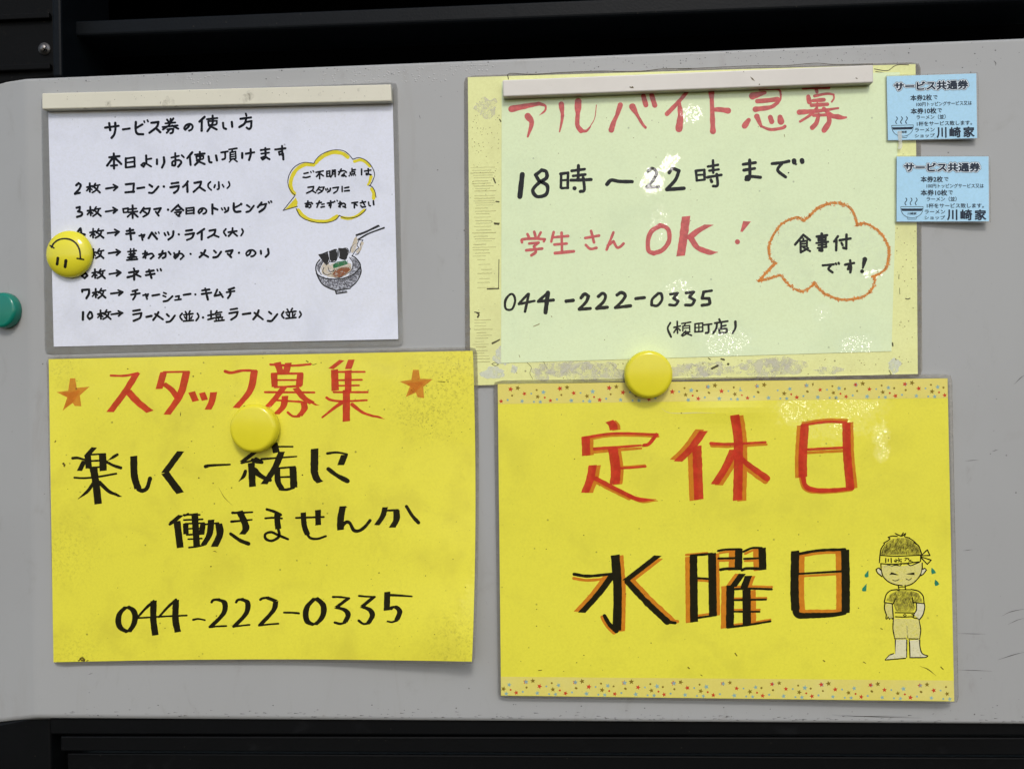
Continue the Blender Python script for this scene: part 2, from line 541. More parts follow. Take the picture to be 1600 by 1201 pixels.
# ------------------------------------------------------------------ the board and the black frame round it
def panel_paint():
    mt, nt, b, out = nmat('grey_paint')
    base = (0.376, 0.385, 0.379, 1)
    f, _ = tex(nt, 5, 5, 0.6, 0.4, 0.35, 0.7)
    c = mixc(nt, mul(nt, f, 0.30), base, (0.315, 0.315, 0.308, 1))
    g, _ = tex(nt, 40, 6, 0.68, 1.0, 0.56, 0.80, stretch=(1, 1, 0.5))
    c = mixc(nt, mul(nt, g, 0.32), c, (0.21, 0.195, 0.17, 1))
    q, _ = tex(nt, 9, 6, 0.7, 1.2, 0.55, 0.75, stretch=(3.0, 1, 0.6), loc=(4, 2, 7))
    c = mixc(nt, mul(nt, q, 0.22), c, (0.25, 0.225, 0.19, 1))
    s1 = specks(nt, 120, 0.085, 0.22)
    s2 = specks(nt, 420, 0.08, 0.16, (3, 3, 3))
    c = mixc(nt, mul(nt, mul(nt, s1, s2, 'MAXIMUM'), 0.75), c, (0.06, 0.055, 0.045, 1))
    nt.links.new(c, b.inputs['Base Color'])
    b.inputs['Roughness'].default_value = 0.42
    b.inputs['Specular IOR Level'].default_value = 0.35
    co = nt.nodes.new('ShaderNodeTexCoord')
    sp = nt.nodes.new('ShaderNodeSeparateXYZ'); nt.links.new(co.outputs['Object'], sp.inputs[0])
    r = nt.nodes.new('ShaderNodeMapRange'); r.interpolation_type = 'SMOOTHSTEP'
    r.inputs[1].default_value = TOPZ - 0.024; r.inputs[2].default_value = TOPZ - 0.010      # blistered paint along the top edge
    nt.links.new(sp.outputs[2], r.inputs[0])
    bl, raw = tex(nt, 330, 2, 0.5, 0, 0.52, 0.66)
    pt, _ = tex(nt, 26, 2, 0.5, 0, 0.42, 0.6, loc=(1, 8, 2))
    hh = mul(nt, mul(nt, mul(nt, bl, r.outputs[0]), pt), 0.0011)
    _, fine = tex(nt, 900, 2, 0.5)
    hh = mul(nt, hh, mul(nt, fine, 0.00002), 'ADD')
    bp = nt.nodes.new('ShaderNodeBump'); bp.inputs['Distance'].default_value = 1.0
    nt.links.new(hh, bp.inputs['Height']); nt.links.new(bp.outputs[0], b.inputs['Normal'])
    return mt

def add_prism(name, sect, za, zb, mat, parent=None, bevel=0.001, seg=2, loc=None, skew=None):
    """sect: list of (x, y) counter-clockwise seen from above, extruded from za to zb (floats or functions of x)"""
    fa = za if callable(za) else (lambda x: za)
    fb = zb if callable(zb) else (lambda x: zb)
    loc = loc if loc is not None else (Vector(parent.location) if parent else Vector((0, 0, 0)))
    n = len(sect)
    vs = [Vector((x, y, fa(x))) - loc for x, y in sect] + [Vector((x, y, fb(x))) - loc for x, y in sect]
    fs = [tuple(range(n))[::-1], tuple(range(n, 2 * n))] + [(i, (i + 1) % n, n + (i + 1) % n, n + i) for i in range(n)]
    me = bpy.data.meshes.new(name); me.from_pydata([tuple(v) for v in vs], [], fs); me.materials.append(mat)
    bm = bmesh.new(); bm.from_mesh(me); bmesh.ops.recalc_face_normals(bm, faces=bm.faces)
    if bevel: bmesh.ops.bevel(bm, geom=list(bm.edges), offset=bevel, segments=seg, profile=0.5, affect='EDGES')
    for f in bm.faces: f.smooth = False
    bm.to_mesh(me); bm.free()
    o = bpy.data.objects.new(name, me); COL.objects.link(o)
    if parent: o.parent = parent
    else: o.location = loc
    return o

def line_z(px0, py0, px1, py1, h=0.0):
    """height of the straight edge seen through two photo pixels, as a function of x"""
    a, b = at(px0, py0, h), at(px1, py1, h)
    return lambda x: a.z + (b.z - a.z) * (x - a.x) / (b.x - a.x)

XL = at(47, 600).x
XR = at(1600, 600).x + 0.10
TOP = line_z(45, 122, 1600, 59)
BOT = line_z(65, 1119, 1600, 1131)
TOPZ = at(800, 91).z
GREY = panel_paint()
TILT = math.tan(math.radians(12))
xl2 = XL - 0.17
panel = add_prism('sign_panel', [(XR, 0), (XR, 0.045), (xl2, 0.045), (xl2, 0.17 * TILT), (XL, 0)][::-1], lambda x: BOT(x) - max(0.0, XL - x) * 0.20, TOP, GREY, None, 0.0021, 4,
                  loc=Vector((0, 0.0, at(800, 1125).z)))
tag(panel, 'large grey painted metal panel with dirt specks that all notices are fixed to', 'panel')

BLACK = plastic('black_paint', (0.0040, 0.0045, 0.005, 1), 0.45, 0.3, 0.5, 30, 0.0001, (0.011, 0.012, 0.013, 1), 0.13)
BLUEBLACK = plastic('blue_black_paint', (0.0035, 0.005, 0.0065, 1), 0.45, 0.3, 0.4, 60, 0.0002, (0.016, 0.018, 0.019, 1), 0.10)
PLATE = plastic('worn_black_plate', (0.0028, 0.003, 0.003, 1), 0.6, 0.3, 0.55, 90, 0.0002, (0.022, 0.021, 0.018, 1), 0.08)
DEEP = plastic('recess_black', (0.0008, 0.0008, 0.0009, 1), 0.9, 0.1, 0.1, 30, spec=0.0)
STEEL = plastic('screw_steel', (0.20, 0.19, 0.18, 1), 0.38, 0.3, 0.4, 200)
STEEL.node_tree.nodes['Principled BSDF'].inputs['Metallic'].default_value = 0.8

# black casing above the panel
p0 = at(800, 60, -0.06)
upper = empty('black_casing', p0, 'black metal casing with a ledge and a screwed corner above the grey panel', 'casing')
zt = at(800, -60).z + 0.09
add_prism('back_plate', [(xl2 - 0.05, 0.16), (XR, 0.16), (XR, 0.165), (xl2 - 0.05, 0.165)], at(800, 230).z, zt - 0.0005, DEEP, upper, 0)
add_prism('added_cover', [(xl2 - 0.05, -0.002), (XR, -0.002), (XR, 0.17), (xl2 - 0.05, 0.17)], zt, zt + 0.02, BLACK, upper, 0.001)  # unseen top, added to keep skylight off the back plate
hl = -0.018
e1, e2 = line_z(102, 33, 800, 4, hl), line_z(96, 58, 800, 31, hl)
lx = at(100, 50, hl).x
add_prism('ledge', [(lx, 0.018), (XR, 0.018), (XR, 0.055), (lx, 0.055)], e2, e1, BLUEBLACK, upper, 0.002, 3)
rim = line_z(102, 30.5, 800, 1.5, hl)
xa, xb = at(-400, 60).x, at(79, 60).x
zl0 = at(40, 116).z
add_prism('corner_plate', [(xa, 0.004), (xb, 0.004), (xb, 0.05), (xa, 0.05)], lambda x: TOP(XL) + (x - XL) * 0.10 + 0.0005, zt - 0.002, PLATE, upper, 0.0012)
add_prism('corner_post', [(xb + 0.0004, 0.001), (at(94, 60).x, 0.001), (at(94, 60).x, 0.06), (xb + 0.0004, 0.06)], TOP(XL) + 0.0004, zt - 0.003, BLUEBLACK, upper, 0.0015)
for k, py in enumerate((28, 107)):
    za_ = at(40, py, -0.003).z
    add_prism('rib', [(xa, 0.0005), (at(76, 60).x, 0.0005), (at(76, 60).x, 0.0035), (xa, 0.0035)], za_ - 0.002, za_ + 0.002, PLATE, upper, 0.0006)
# screw: washer, domed head with a cross slot
def lathe(name, cx, cy, h0, prof, mat, parent=None, seg=40, loc=None, sm=True):
    """profile (radius m, height m) turned round the board normal at photo pixel (cx,cy)"""
    c = at(cx, cy, h0); loc = loc if loc is not None else (Vector(parent.location) if parent else c)
    vs, fs = [], []
    for r, h in prof:
        for i in range(seg):
            a = 2 * math.pi * i / seg
            vs.append(tuple(Vector((c.x + r * math.cos(a), c.y - h, c.z + r * math.sin(a))) - loc))
    for j in range(len(prof) - 1):
        for i in range(seg):
            i2 = (i + 1) % seg
            fs.append((j * seg + i, j * seg + i2, (j + 1) * seg + i2, (j + 1) * seg + i))
    fs.append(tuple((len(prof) - 1) * seg + i for i in range(seg)))
    me = bpy.data.meshes.new(name); me.from_pydata(vs, [], fs); me.materials.append(mat)
    for f in me.polygons: f.use_smooth = sm
    me.polygons[len(fs) - 1].use_smooth = sm
    o = bpy.data.objects.new(name, me); COL.objects.link(o)
    if parent: o.parent = parent
    else: o.location = loc
    return o
scr = lathe('screw', 70, 77, -0.004, [(0.0042, 0), (0.0042, 0.0008), (0.0030, 0.0010), (0.0028, 0.0018), (0.0018, 0.0026), (0.0006, 0.0029)], STEEL, upper, 24)
sb = MB(lambda x, y: -0.004 + 0.0031)
for a in (0.5, 0.5 + math.pi / 2):
    sb.brush([(70 - 3.6 * math.cos(a), 77 - 3.6 * math.sin(a)), (70 + 3.6 * math.cos(a), 77 + 3.6 * math.sin(a))], 1.4)
so = sb.build('cross_slot', DEEP, None, Vector((0, 0, 0))); so.parent = scr; so.location = -Vector(upper.location)

# black rails under the panel
pb = at(800, 1190, 0)
lower = empty('black_rail', pb, 'black stepped metal rail running along underneath the grey panel', 'rail')
x_post = at(72, 1160).x
fl = lambda pa, pb_, h: line_z(75, pa, 1600, pb_, h)
add_prism('rail_lip', [(x_post, 0.004), (XR, 0.004), (XR, 0.04), (x_post, 0.04)], fl(1147, 1149.5, -0.004), lambda x: BOT(x) - 0.0006, BLACK, lower, 0.0012)
x2 = at(81, 1160).x
add_prism('rail_web', [(x2, 0.009), (XR, 0.009), (XR, 0.04), (x2, 0.04)], fl(1173, 1180, -0.009), fl(1149.5, 1151.5, -0.009), BLACK, lower, 0.001)
add_prism('rail_foot', [(x2, 0.016), (XR, 0.016), (XR, 0.05), (x2, 0.05)], fl(1290, 1290, -0.016), fl(1176, 1183, -0.016), BLACK, lower, 0.001)
add_prism('end_post', [(xl2, 0.006), (x_post - 0.001, 0.006), (x_post - 0.001, 0.05), (xl2, 0.05)], at(40, 1290).z, lambda x: BOT(x) - 0.0006 - max(0.0, XL - x) * 0.20, BLACK, lower, 0.0015)

# scratches on the bare paint to the right
sc = MB(None, 0.00006)
strokes(sc, (0, 0, 1), '''1.1ts 1300,1116 1360,1119 1440,1121 | 0.8ts 1310,1119 1380,1118 1420,1119 | 0.9ts 1497,1046 1530,1047 1550,1048
 | 1.0ts 1565,962 1580,955 1605,950 | 1.2ts 1560,1030 1585,1022 1602,1018 | 0.8ts 1575,975 1590,968 1602,965 | 0.8ts 1497,989 1540,990 | 1.0ts 1585,600 1595,590 1604,584
 | 1.4ts 1553,95 1556,99 1555,103 | 0.9ts 1505,860 1520,858 | 1.0ts 138,1053 145,1051 | 0.9ts 1550,705 1560,702 | 0.9ts 655,180 657,186 | 0.8ts 1508,720 1530,718''', 1.0)
for _ in range(260):
    x, y = rnd.uniform(60, 1598), rnd.choice((rnd.uniform(66, 118), rnd.uniform(66, 118), rnd.uniform(1100, 1128), rnd.uniform(120, 1110)))
    y = max(y, 128 - 0.04 * x); y = min(y, 1116 + 0.006 * x)
    sc.disc(x, y, rnd.choice((0.35, 0.45, 0.5, 0.6, 0.8, 1.2)), 0, 7, rnd.uniform(0.5, 1.0))
for k in range(170):                     # grime gathered along the bottom edge
    x = rnd.uniform(62, 1598); y = 1117 + 0.0075 * (x - 62) - abs(rnd.gauss(0, 5))
    q = rnd.uniform(1, 7); sc.brush([(x, y), (x + q, y + rnd.uniform(-0.8, 0.8))], rnd.uniform(0.4, 1.3), None, 0, 't')
for k in range(60):                      # and hairline scuffs
    x, y = rnd.uniform(62, 1598), rnd.uniform(140, 1110); a = rnd.uniform(0, 6.28); q = rnd.uniform(2, 9)
    sc.brush([(x, y), (x + q * math.cos(a), y + q * math.sin(a))], rnd.uniform(0.3, 0.6), None, 0, 'ts')
GRIME = ink('grime', (0.05, 0.045, 0.04, 1), 0.62, 0.3, 0.0)
bl_ = MB(None, 0.0)
def blister(px, py, r, hgt):
    n = 8; o0 = bl_.pt(px, py, hgt)
    rings = []
    for q, hh in ((0.55, hgt * 0.78), (1.0, 0.0)):
        rings.append([bl_.pt(px + r * q * math.cos(2 * math.pi * i / n), py + 0.8 * r * q * math.sin(2 * math.pi * i / n), hh) for i in range(n)])
    for i in range(n):
        bl_.face((o0, rings[0][i], rings[0][(i + 1) % n])); bl_.face((rings[0][i], rings[1][i], rings[1][(i + 1) % n], rings[0][(i + 1) % n]))
for (xa_, xb_, ya_, yb_, cnt) in ((290, 345, 112, 132, 45), (500, 700, 106, 128, 150), (700, 775, 96, 118, 90), (60, 640, 116, 130, 60)):
    for _ in range(cnt):
        x = rnd.uniform(xa_, xb_); y = max(rnd.uniform(ya_, yb_), 132 - 0.0405 * x)
        q = rnd.choice((0.7, 0.9, 1.1, 1.5, 1.9)); blister(x, y, q, 0.00011 * q)
PAINT2 = plastic('grey_paint_blister', (0.40, 0.405, 0.40, 1), 0.25, 0.1, 0.1, 100)
bl_.build('paint_blisters', PAINT2, panel, smooth=True)['kind'] = 'stuff'
for _ in range(160):
    x = rnd.uniform(830, 1400); sc.disc(x, 122 - 0.0405 * (x - 45) + rnd.uniform(4, 26), rnd.choice((0.35, 0.45, 0.6, 0.9)), 0, 7, rnd.uniform(.5, 1))
sc.build('scratch_marks', GRIME, panel)['kind'] = 'stuff'

# ------------------------------------------------------------------ inks
K_INK = ink('black_marker', (0.006, 0.006, 0.008, 1), 1, 0.2, 0.3)
K_ON_Y = ink('black_marker_on_yellow', (0.014, 0.013, 0.006, 1), 0.98, 0.25, 0.35)
R_ON_Y = ink('red_marker_on_yellow', (0.54, 0.036, 0.018, 1), 0.82, 0.42, 0.6)
O_ON_Y = ink('orange_marker_on_yellow', (0.66, 0.20, 0.016, 1), 0.78, 0.3, 0.6)
STAR_O = ink('orange_star_marker', (0.66, 0.19, 0.02, 1), 0.62, 0.4, 0.6)
RUST = plastic('rust_spot', (0.12, 0.06, 0.03, 1), 0.8, 0.5, 0.5, 300)
FILM = film_mat('laminate_film')
FILM_CLEAR = film_mat('laminate_film_clean', (0.98, 0.98, 0.975, 1), 0.06)
FILM_DIRTY = film_mat('laminate_film_grimy', (0.80, 0.79, 0.75, 1), 0.34)

def make_root(name, px, py, label, cat, group='paper notices fixed to the grey panel'):
    return empty(name, at(px, py, 0), label, cat, group)

# ------------------------------------------------------------------ white notice with the ticket price list
hW = lambda x, y: 0.0007 + 0.0012 * ramp(y, 480, 545) * ramp(x, 350, 620)
white = make_root('notice', 350, 540, 'white sheet with a hand-written list, bowl drawing and yellow-edged speech bubble', 'notice')
WC = ((75, 158), (613, 136), (622.3, 529.8), (84, 541.5))
W_PAPER = paper('white_paper', srgb(222, 226, 238)[:3] + (1,), srgb(188, 192, 204), 0.35, 0.6, fibre=0.03, speck_keep=0.25)
sheet('paper', WC, hW, W_PAPER, white)
pouch(((64, 150), (620.5, 127), (630, 538.5), (70, 553.5)), WC, hW, FILM_CLEAR, white)
off = 0.00007
head = MB(hW, off); body = MB(hW, off); bub = MB(hW, off); cloud_y = MB(hW, off - 0.00003); cloud_k = MB(hW, off)
W1, W2, W3, W4 = (60, 120, 16 / 3), (340, 120, 16 / 3), (60, 340, 16 / 3), (340, 340, 16 / 3)
strokes(head, W1, '''556,425 668,410 | 590,388 598,445 | 640,385 642,430 632,480 610,510 | 705,440 760,432 | 812,378 810,440 825,475 872,480 | 820,425 866,398 | 13 880,370 884,380 | 13 908,362 914,374
 | 940,385 1000,378 985,420 925,468 | 978,428 1015,462 | 15 1072,358 1085,376 | 15 1125,348 1108,372 | 15 1058,390 1140,382 | 15 1035,420 1160,407 | 15 1102,352 1092,400 1038,440 | 16 1115,408 1165,434
 | 15 1075,440 1125,434 1118,465 1100,472 | 15 1097,435 1070,468 | 16 1262,398 1248,420 1225,442 1215,430 1232,404 1265,394 1285,412 1278,438 1256,450
 | 17 1385,335 1342,375 | 18 1362,360 1360,450 | 15 1405,355 1490,345 | 14 1415,372 1420,405 1480,398 1487,368 1415,372 | 16 1452,325 1450,390 1408,455 | 17 1422,408 1485,440''', 18)
strokes(head, W2, '''17 45,385 50,425 70,436 | 118,378 122,418 | 15 235,308 240,326 | 17 190,352 278,340 | 18 238,350 225,390 182,420 | 16 228,380 282,370 278,420 262,436 242,425''', 18)
strokes(head, W1, '''590,672 675,662 | 628,640 630,765 | 620,675 573,740 | 638,677 690,727 | 15 605,742 655,737 | 728,680 728,755 | 15 728,682 800,672 802,750 | 14 735,716 795,708 | 15 730,757 800,748
 | 15 900,690 940,682 | 898,657 900,720 | 15 900,715 876,750 858,736 885,720 940,748 | 988,690 988,727 | 1045,672 1048,715 1030,757 | 15 1108,674 1170,660 | 16 1140,638 1140,733 1115,738 1120,707 1170,695 1190,715 1165,750 | 15 1195,655 1212,672
 | 17 1282,630 1240,680 | 1262,665 1268,735 | 15 1305,650 1385,640 | 13 1315,665 1320,692 1370,685 1374,660 1315,665 | 16 1345,628 1345,690 1305,735 | 16 1320,700 1385,728 | 17 1418,665 1425,708 1442,714 | 1480,657 1488,697''', 17)
strokes(head, W2, '''14 30,632 85,622 | 16 62,630 62,680 40,690 | 13 95,607 160,597 | 12 125,604 118,626 | 13 105,632 105,686 | 12 105,632 150,624 152,676 | 10 110,651 148,644 | 10 110,669 148,662 | 12 105,689 152,681 | 12 115,692 98,711 | 12 140,690 162,707
 | 205,637 205,677 | 15 235,642 305,630 | 275,605 275,650 262,694 | 15 360,612 432,603 | 15 365,642 428,633 | 16 398,595 398,668 376,690 365,676 395,668 432,688 | 16 480,607 565,597 | 16 537,578 540,655 | 14 542,640 516,652 510,627 540,620 | 16 545,640 548,690''', 17)
def coin_row(view, no, mai, arrow):
    """number strokes, then the counter kanji and an arrow shifted to where they were written"""
    strokes(body, view, no, 17)
    strokes(body, view, '''405,920 450,912 | 428,888 430,960 | 13 425,925 404,950 | 12 435,930 447,942 | 13 477,888 455,922 | 13 468,908 512,900 | 14 497,908 485,940 450,965 | 15 468,922 513,964''', 15, dx=mai[0] - 428, dy=mai[1] - 925, jit=2.0)
    strokes(body, view, '''15 565,931 655,919 | 14 626,900 660,919 | 15 660,919 629,946''', 15, dx=arrow[0] - 565, dy=arrow[1] - 931, jit=2.0)
coin_row(W1, '315,905 335,887 352,903 340,935 305,975 | 305,976 345,967', (428, 925), (565, 931))
strokes(body, W1, '''728,897 795,890 790,960 | 725,964 795,957 | 825,930 882,922 | 925,900 947,916 | 922,967 955,965 1000,915 | 19 1045,915 | 1110,890 1165,882 | 1100,922 1170,910 1160,945 1130,968
 | 1245,872 1230,895 1205,918 | 1240,897 1242,960 | 1300,885 1355,875 1345,910 1293,960 | 1340,918 1387,950 | 14 1434,876 1416,895 1416,920 1440,944 | 15 1503,878 1504,932 1492,938 | 14 1472,902 1465,924 | 14 1534,900 1544,918''', 17)
strokes(body, W2, '13 93,876 100,905 80,930', 15)
coin_row(W1, '318,1092 345,1085 342,1110 330,1122 362,1132 358,1155 322,1168', (433, 1122), (560, 1122))
strokes(body, W1, '''14 705,1100 710,1130 | 14 705,1102 747,1095 742,1126 710,1130 | 14 755,1105 815,1098 | 14 750,1130 825,1122 | 16 785,1072 785,1177 | 14 778,1135 743,1167 | 15 792,1135 828,1167
 | 16 878,1092 850,1132 | 15 880,1102 930,1097 915,1140 873,1167 | 14 873,1118 907,1142 | 16 965,1104 1020,1095 1000,1130 | 16 978,1125 1002,1157 | 19 1080,1108
 | 16 1165,1068 1108,1122 | 16 1165,1075 1207,1112 | 13 1145,1112 1180,1108 | 14 1137,1132 1190,1125 1165,1162 | 14 1150,1148 1178,1162 | 15 1232,1095 1232,1142 | 14 1232,1097 1295,1090 1295,1140 | 13 1235,1119 1292,1112 | 13 1232,1142 1296,1136
 | 15 1370,1097 1360,1120 1340,1138 1332,1125 1348,1102 1378,1095 1400,1112 1392,1135 1373,1143 | 18 1450,1065 1450,1142 | 16 1455,1092 1492,1107''', 17)
strokes(body, W2, '''13 33,1095 41,1110 | 13 57,1092 65,1108 | 15 90,1090 85,1115 60,1130 | 135,1055 135,1100 150,1125 190,1122 | 15 140,1092 183,1070 | 8 195,1053 204,1061 197,1070 187,1063 195,1053
 | 15 245,1070 267,1086 | 16 240,1127 267,1118 302,1075 | 16 366,1048 335,1087 | 16 350,1070 405,1060 390,1095 348,1127 | 13 424,1042 430,1052 | 13 444,1036 450,1046''', 17)
coin_row(W3, '350,90 322,126 385,142 | 352,92 362,152', (455, 130), (577, 131))
strokes(body, W3, '''735,112 790,103 | 732,137 800,127 | 762,92 772,182 | 14 840,152 885,143 875,164 | 15 858,140 868,187 | 17 918,172 945,125 988,178 | 12 975,125 981,135 | 12 1001,121 1006,131 | 15 1050,130 1059,148 | 15 1078,122 1086,142 | 17 1125,115 1118,155 1083,184 | 18 1170,140
 | 16 1230,110 1280,103 | 16 1225,142 1297,130 1280,167 1238,187 | 1382,95 1325,134 | 1362,117 1360,182 | 16 1425,110 1475,100 1463,137 1413,167 | 16 1455,142 1502,162 | 14 1562,95 1545,120 1562,150''', 17)
strokes(body, W4, '15 90,122 160,112 | 16 125,88 120,122 92,154 | 15 128,122 162,152 | 13 203,95 212,120 195,150', 15)
coin_row(W3, '385,275 360,272 352,300 380,305 378,330 350,335', (457, 300), (587, 297))
strokes(body, W3, '''13 745,284 815,275 | 13 768,262 768,296 | 13 795,260 795,293 | 13 755,307 805,298 780,320 743,332 | 14 763,310 818,330 | 13 755,337 800,330 | 14 778,325 778,350 | 15 738,354 825,347
 | 16 890,280 892,337 | 15 870,302 905,292 873,332 905,310 945,300 962,320 935,342 | 16 1005,307 1060,295 1058,325 1036,337 | 16 1035,278 1025,310 1003,337 | 15 1085,285 1102,307 | 15 1130,295 1147,327 | 15 1175,280 1165,315 1140,340 1130,325 1150,307 1190,300 1212,320 1185,347
 | 17 1268,303 | 1390,272 1375,300 1343,330 | 1357,294 1414,327 | 1463,275 1479,291 | 1458,332 1492,324 1522,285''', 17)
strokes(body, W4, '70,282 125,272 105,310 | 85,302 113,330 | 18 178,293 | 15 278,275 265,305 245,317 238,298 260,275 295,272 317,295 300,318 280,324 | 16 360,277 362,302 | 17 420,262 424,300 400,327', 17)
coin_row(W3, '400,438 375,460 362,482 385,505 408,483 390,464 366,478', (470, 467), (590, 469))
strokes(body, W3, '''15 795,423 801,440 | 755,458 832,445 800,480 743,497 | 798,470 798,517 | 15 815,475 852,492 | 900,452 960,440 | 895,480 968,468 | 922,435 942,502 | 13 989,432 994,444 | 13 1017,428 1023,441''', 17)
coin_row(W3, '365,618 364,603 422,598 420,635 400,672', (475, 630), (605, 633))
strokes(body, W3, '''825,602 785,613 | 15 772,642 845,630 | 16 808,612 808,650 788,682 | 14 872,647 915,638 905,657 | 15 893,638 905,677 | 16 950,650 1007,640 | 14 1045,625 1064,633 | 14 1040,650 1060,659 | 16 1043,698 1077,690 1117,655 | 14 1145,657 1172,652 1168,680 | 14 1138,687 1187,680 | 16 1210,644 1267,635 | 17 1308,640
 | 16 1365,607 1425,598 | 16 1362,637 1440,625 | 16 1390,590 1412,682 | 16 1490,600 1468,652 1527,640 | 15 1510,620 1537,662''', 16)
strokes(body, W4, '16 137,585 93,600 | 15 75,622 140,612 | 16 105,602 105,640 86,670', 16)
coin_row(W3, '18 372,788 370,850 | 16 428,785 410,820 425,845 448,825 442,792 428,785', (518, 808), (605, 806))
strokes(body, W3, '''16 790,777 845,768 | 16 790,807 858,795 845,835 793,860 | 17 900,827 942,818 | 17 1000,788 985,815 957,852 | 16 973,803 1037,847 | 16 1070,805 1087,821 | 17 1068,870 1102,860 1137,815
 | 14 1197,798 1180,825 1197,852 | 13 1225,783 1233,798 | 13 1263,778 1255,795 | 13 1210,810 1287,800 | 13 1235,808 1235,857 | 13 1258,805 1258,857 | 12 1217,825 1226,840 | 12 1281,822 1272,840 | 14 1210,862 1290,855 | 14 1325,798 1336,825 1315,857 | 18 1372,832
 | 14 1413,815 1464,805 | 15 1438,778 1440,842 | 14 1413,849 1467,835 | 13 1487,778 1473,802 | 12 1480,795 1527,787 | 11 1480,810 1482,826 1515,822 1517,806 1480,810 | 12 1473,836 1535,829 | 11 1480,836 1482,860 | 11 1500,834 1502,857 | 11 1530,830 1530,854 | 13 1468,863 1547,853''', 16)
strokes(body, W4, '''16 108,766 162,757 | 16 98,797 167,785 155,820 113,850 | 17 210,805 272,796 | 17 342,773 330,805 298,847 | 16 308,793 377,847 | 16 428,785 447,801 | 17 418,860 452,858 497,805
 | 14 550,783 535,812 552,837 | 13 580,763 589,778 | 13 623,756 612,775 | 13 570,790 652,780 | 13 598,788 598,834 | 13 625,785 625,832 | 12 577,805 589,820 | 12 646,800 638,817 | 14 570,840 652,832 | 14 685,783 696,808 680,832''', 16)
strokes(bub, W2, '''720,807 755,800 | 713,838 740,840 770,832 | 10 775,790 780,799 | 10 795,784 801,793 | 820,797 880,785 | 858,790 825,832 | 850,810 850,850 | 862,812 882,827 | 910,788 910,832 | 910,790 935,785 935,830 | 10 912,809 933,805 | 10 910,833 936,828 | 957,780 955,815 943,837 | 957,782 980,778 980,832 | 10 957,796 978,792 | 10 957,813 978,810
 | 1008,792 1050,783 | 1030,770 1008,817 | 1060,785 1072,796 | 1055,805 1050,828 1035,826 1045,815 1070,832 | 1120,765 1120,792 | 1122,779 1147,774 | 11 1105,797 1105,813 1142,809 1142,792 1105,797 | 10 1096,828 1098,824 | 10 1115,824 | 10 1130,822 | 10 1146,818 1150,822 | 1200,770 1200,817 | 1225,787 1277,778 | 1255,768 1255,810 1240,818 1238,806 1277,817
 | 753,922 800,915 790,945 743,970 | 785,947 817,967 | 847,918 825,952 | 845,924 887,920 870,955 838,972 | 11 845,940 870,952 | 11 900,935 905,946 | 11 915,931 920,943 | 940,930 935,950 916,962 | 960,927 1007,920 995,950 968,970 | 1038,915 1038,957 | 1060,927 1092,920 | 1058,952 1097,948
 | 730,1057 770,1048 | 752,1035 752,1085 735,1085 740,1067 775,1065 777,1083 763,1092 | 782,1048 790,1058 | 825,1057 865,1047 | 848,1035 828,1087 | 868,1064 887,1060 | 862,1087 890,1082 | 915,1054 967,1045 | 942,1035 945,1070 930,1075 932,1060 945,1062 940,1092 | 10 975,1036 978,1042 | 10 995,1030 998,1036 | 1020,1040 1020,1087 | 1008,1057 1030,1050 1010,1082 1045,1055 1064,1065 1060,1085 1045,1080 1067,1090
 | 1118,1052 1167,1045 | 1140,1050 1140,1092 | 1150,1062 1162,1072 | 1190,1052 1232,1042 | 1205,1035 1224,1067 | 1193,1073 1205,1086 1232,1082 | 1258,1045 1262,1070 1272,1076 | 1298,1035 1301,1067''', 12.5)
strokes(cloud_k, W2, '''805,720 820,690 870,645 960,612 1040,615 1090,645 1128,690 | 1128,688 1180,675 1240,700 1285,750 1308,810 1295,860 1272,905 | 1260,905 1290,920 1312,960 1320,1005 | 800,722 720,715 650,745 605,800 586,860 593,920 620,965 645,985
 | 645,990 545,1115 | 545,1115 665,1080 | 655,1098 680,1150 712,1178 760,1199 850,1217 930,1211 985,1190 1015,1155 | 1018,1158 1070,1178 1150,1170 1210,1135 1238,1103''', 6)
strokes(cloud_y, W2, '''818,718 842,692 900,652 970,630 1040,640 1085,670 | 22 1140,706 1190,694 1230,708 1268,745 | 24>16 1278,835 1266,880 1252,900 | 24 1283,935 1300,970 1300,1012 | 800,735 730,733 662,770 622,830 608,890 617,945 638,972
 | 672,1112 720,1165 780,1196 860,1206 930,1200 995,1162 | 22 1035,1172 1100,1180 1170,1155 1222,1112''', 27)
vv = lambda V, pts: [(V[0] + x / V[2], V[1] + y / V[2]) for x, y in pts]
cloud_y.poly(vv(W2, [(650, 1003), (640, 1020), (562, 1106), (660, 1078), (668, 1045)]))
head.build('heading_writing', K_INK, white); body.build('list_writing', K_INK, white); bub.build('bubble_writing', K_INK, white)
Y_MARK = ink('yellow_highlighter', (0.72, 0.60, 0.012, 1), 0.92, 0.25, 0.6)
THIN = ink('fine_pen', (0.015, 0.014, 0.013, 1), 0.93, 0.2, 0.5)
clo = cloud_k.build('speech_bubble', THIN, white)
cy_o = cloud_y.build('yellow_band', Y_MARK, None, Vector((0, 0, 0))); cy_o.parent = clo; cy_o.location = -Vector(white.location)
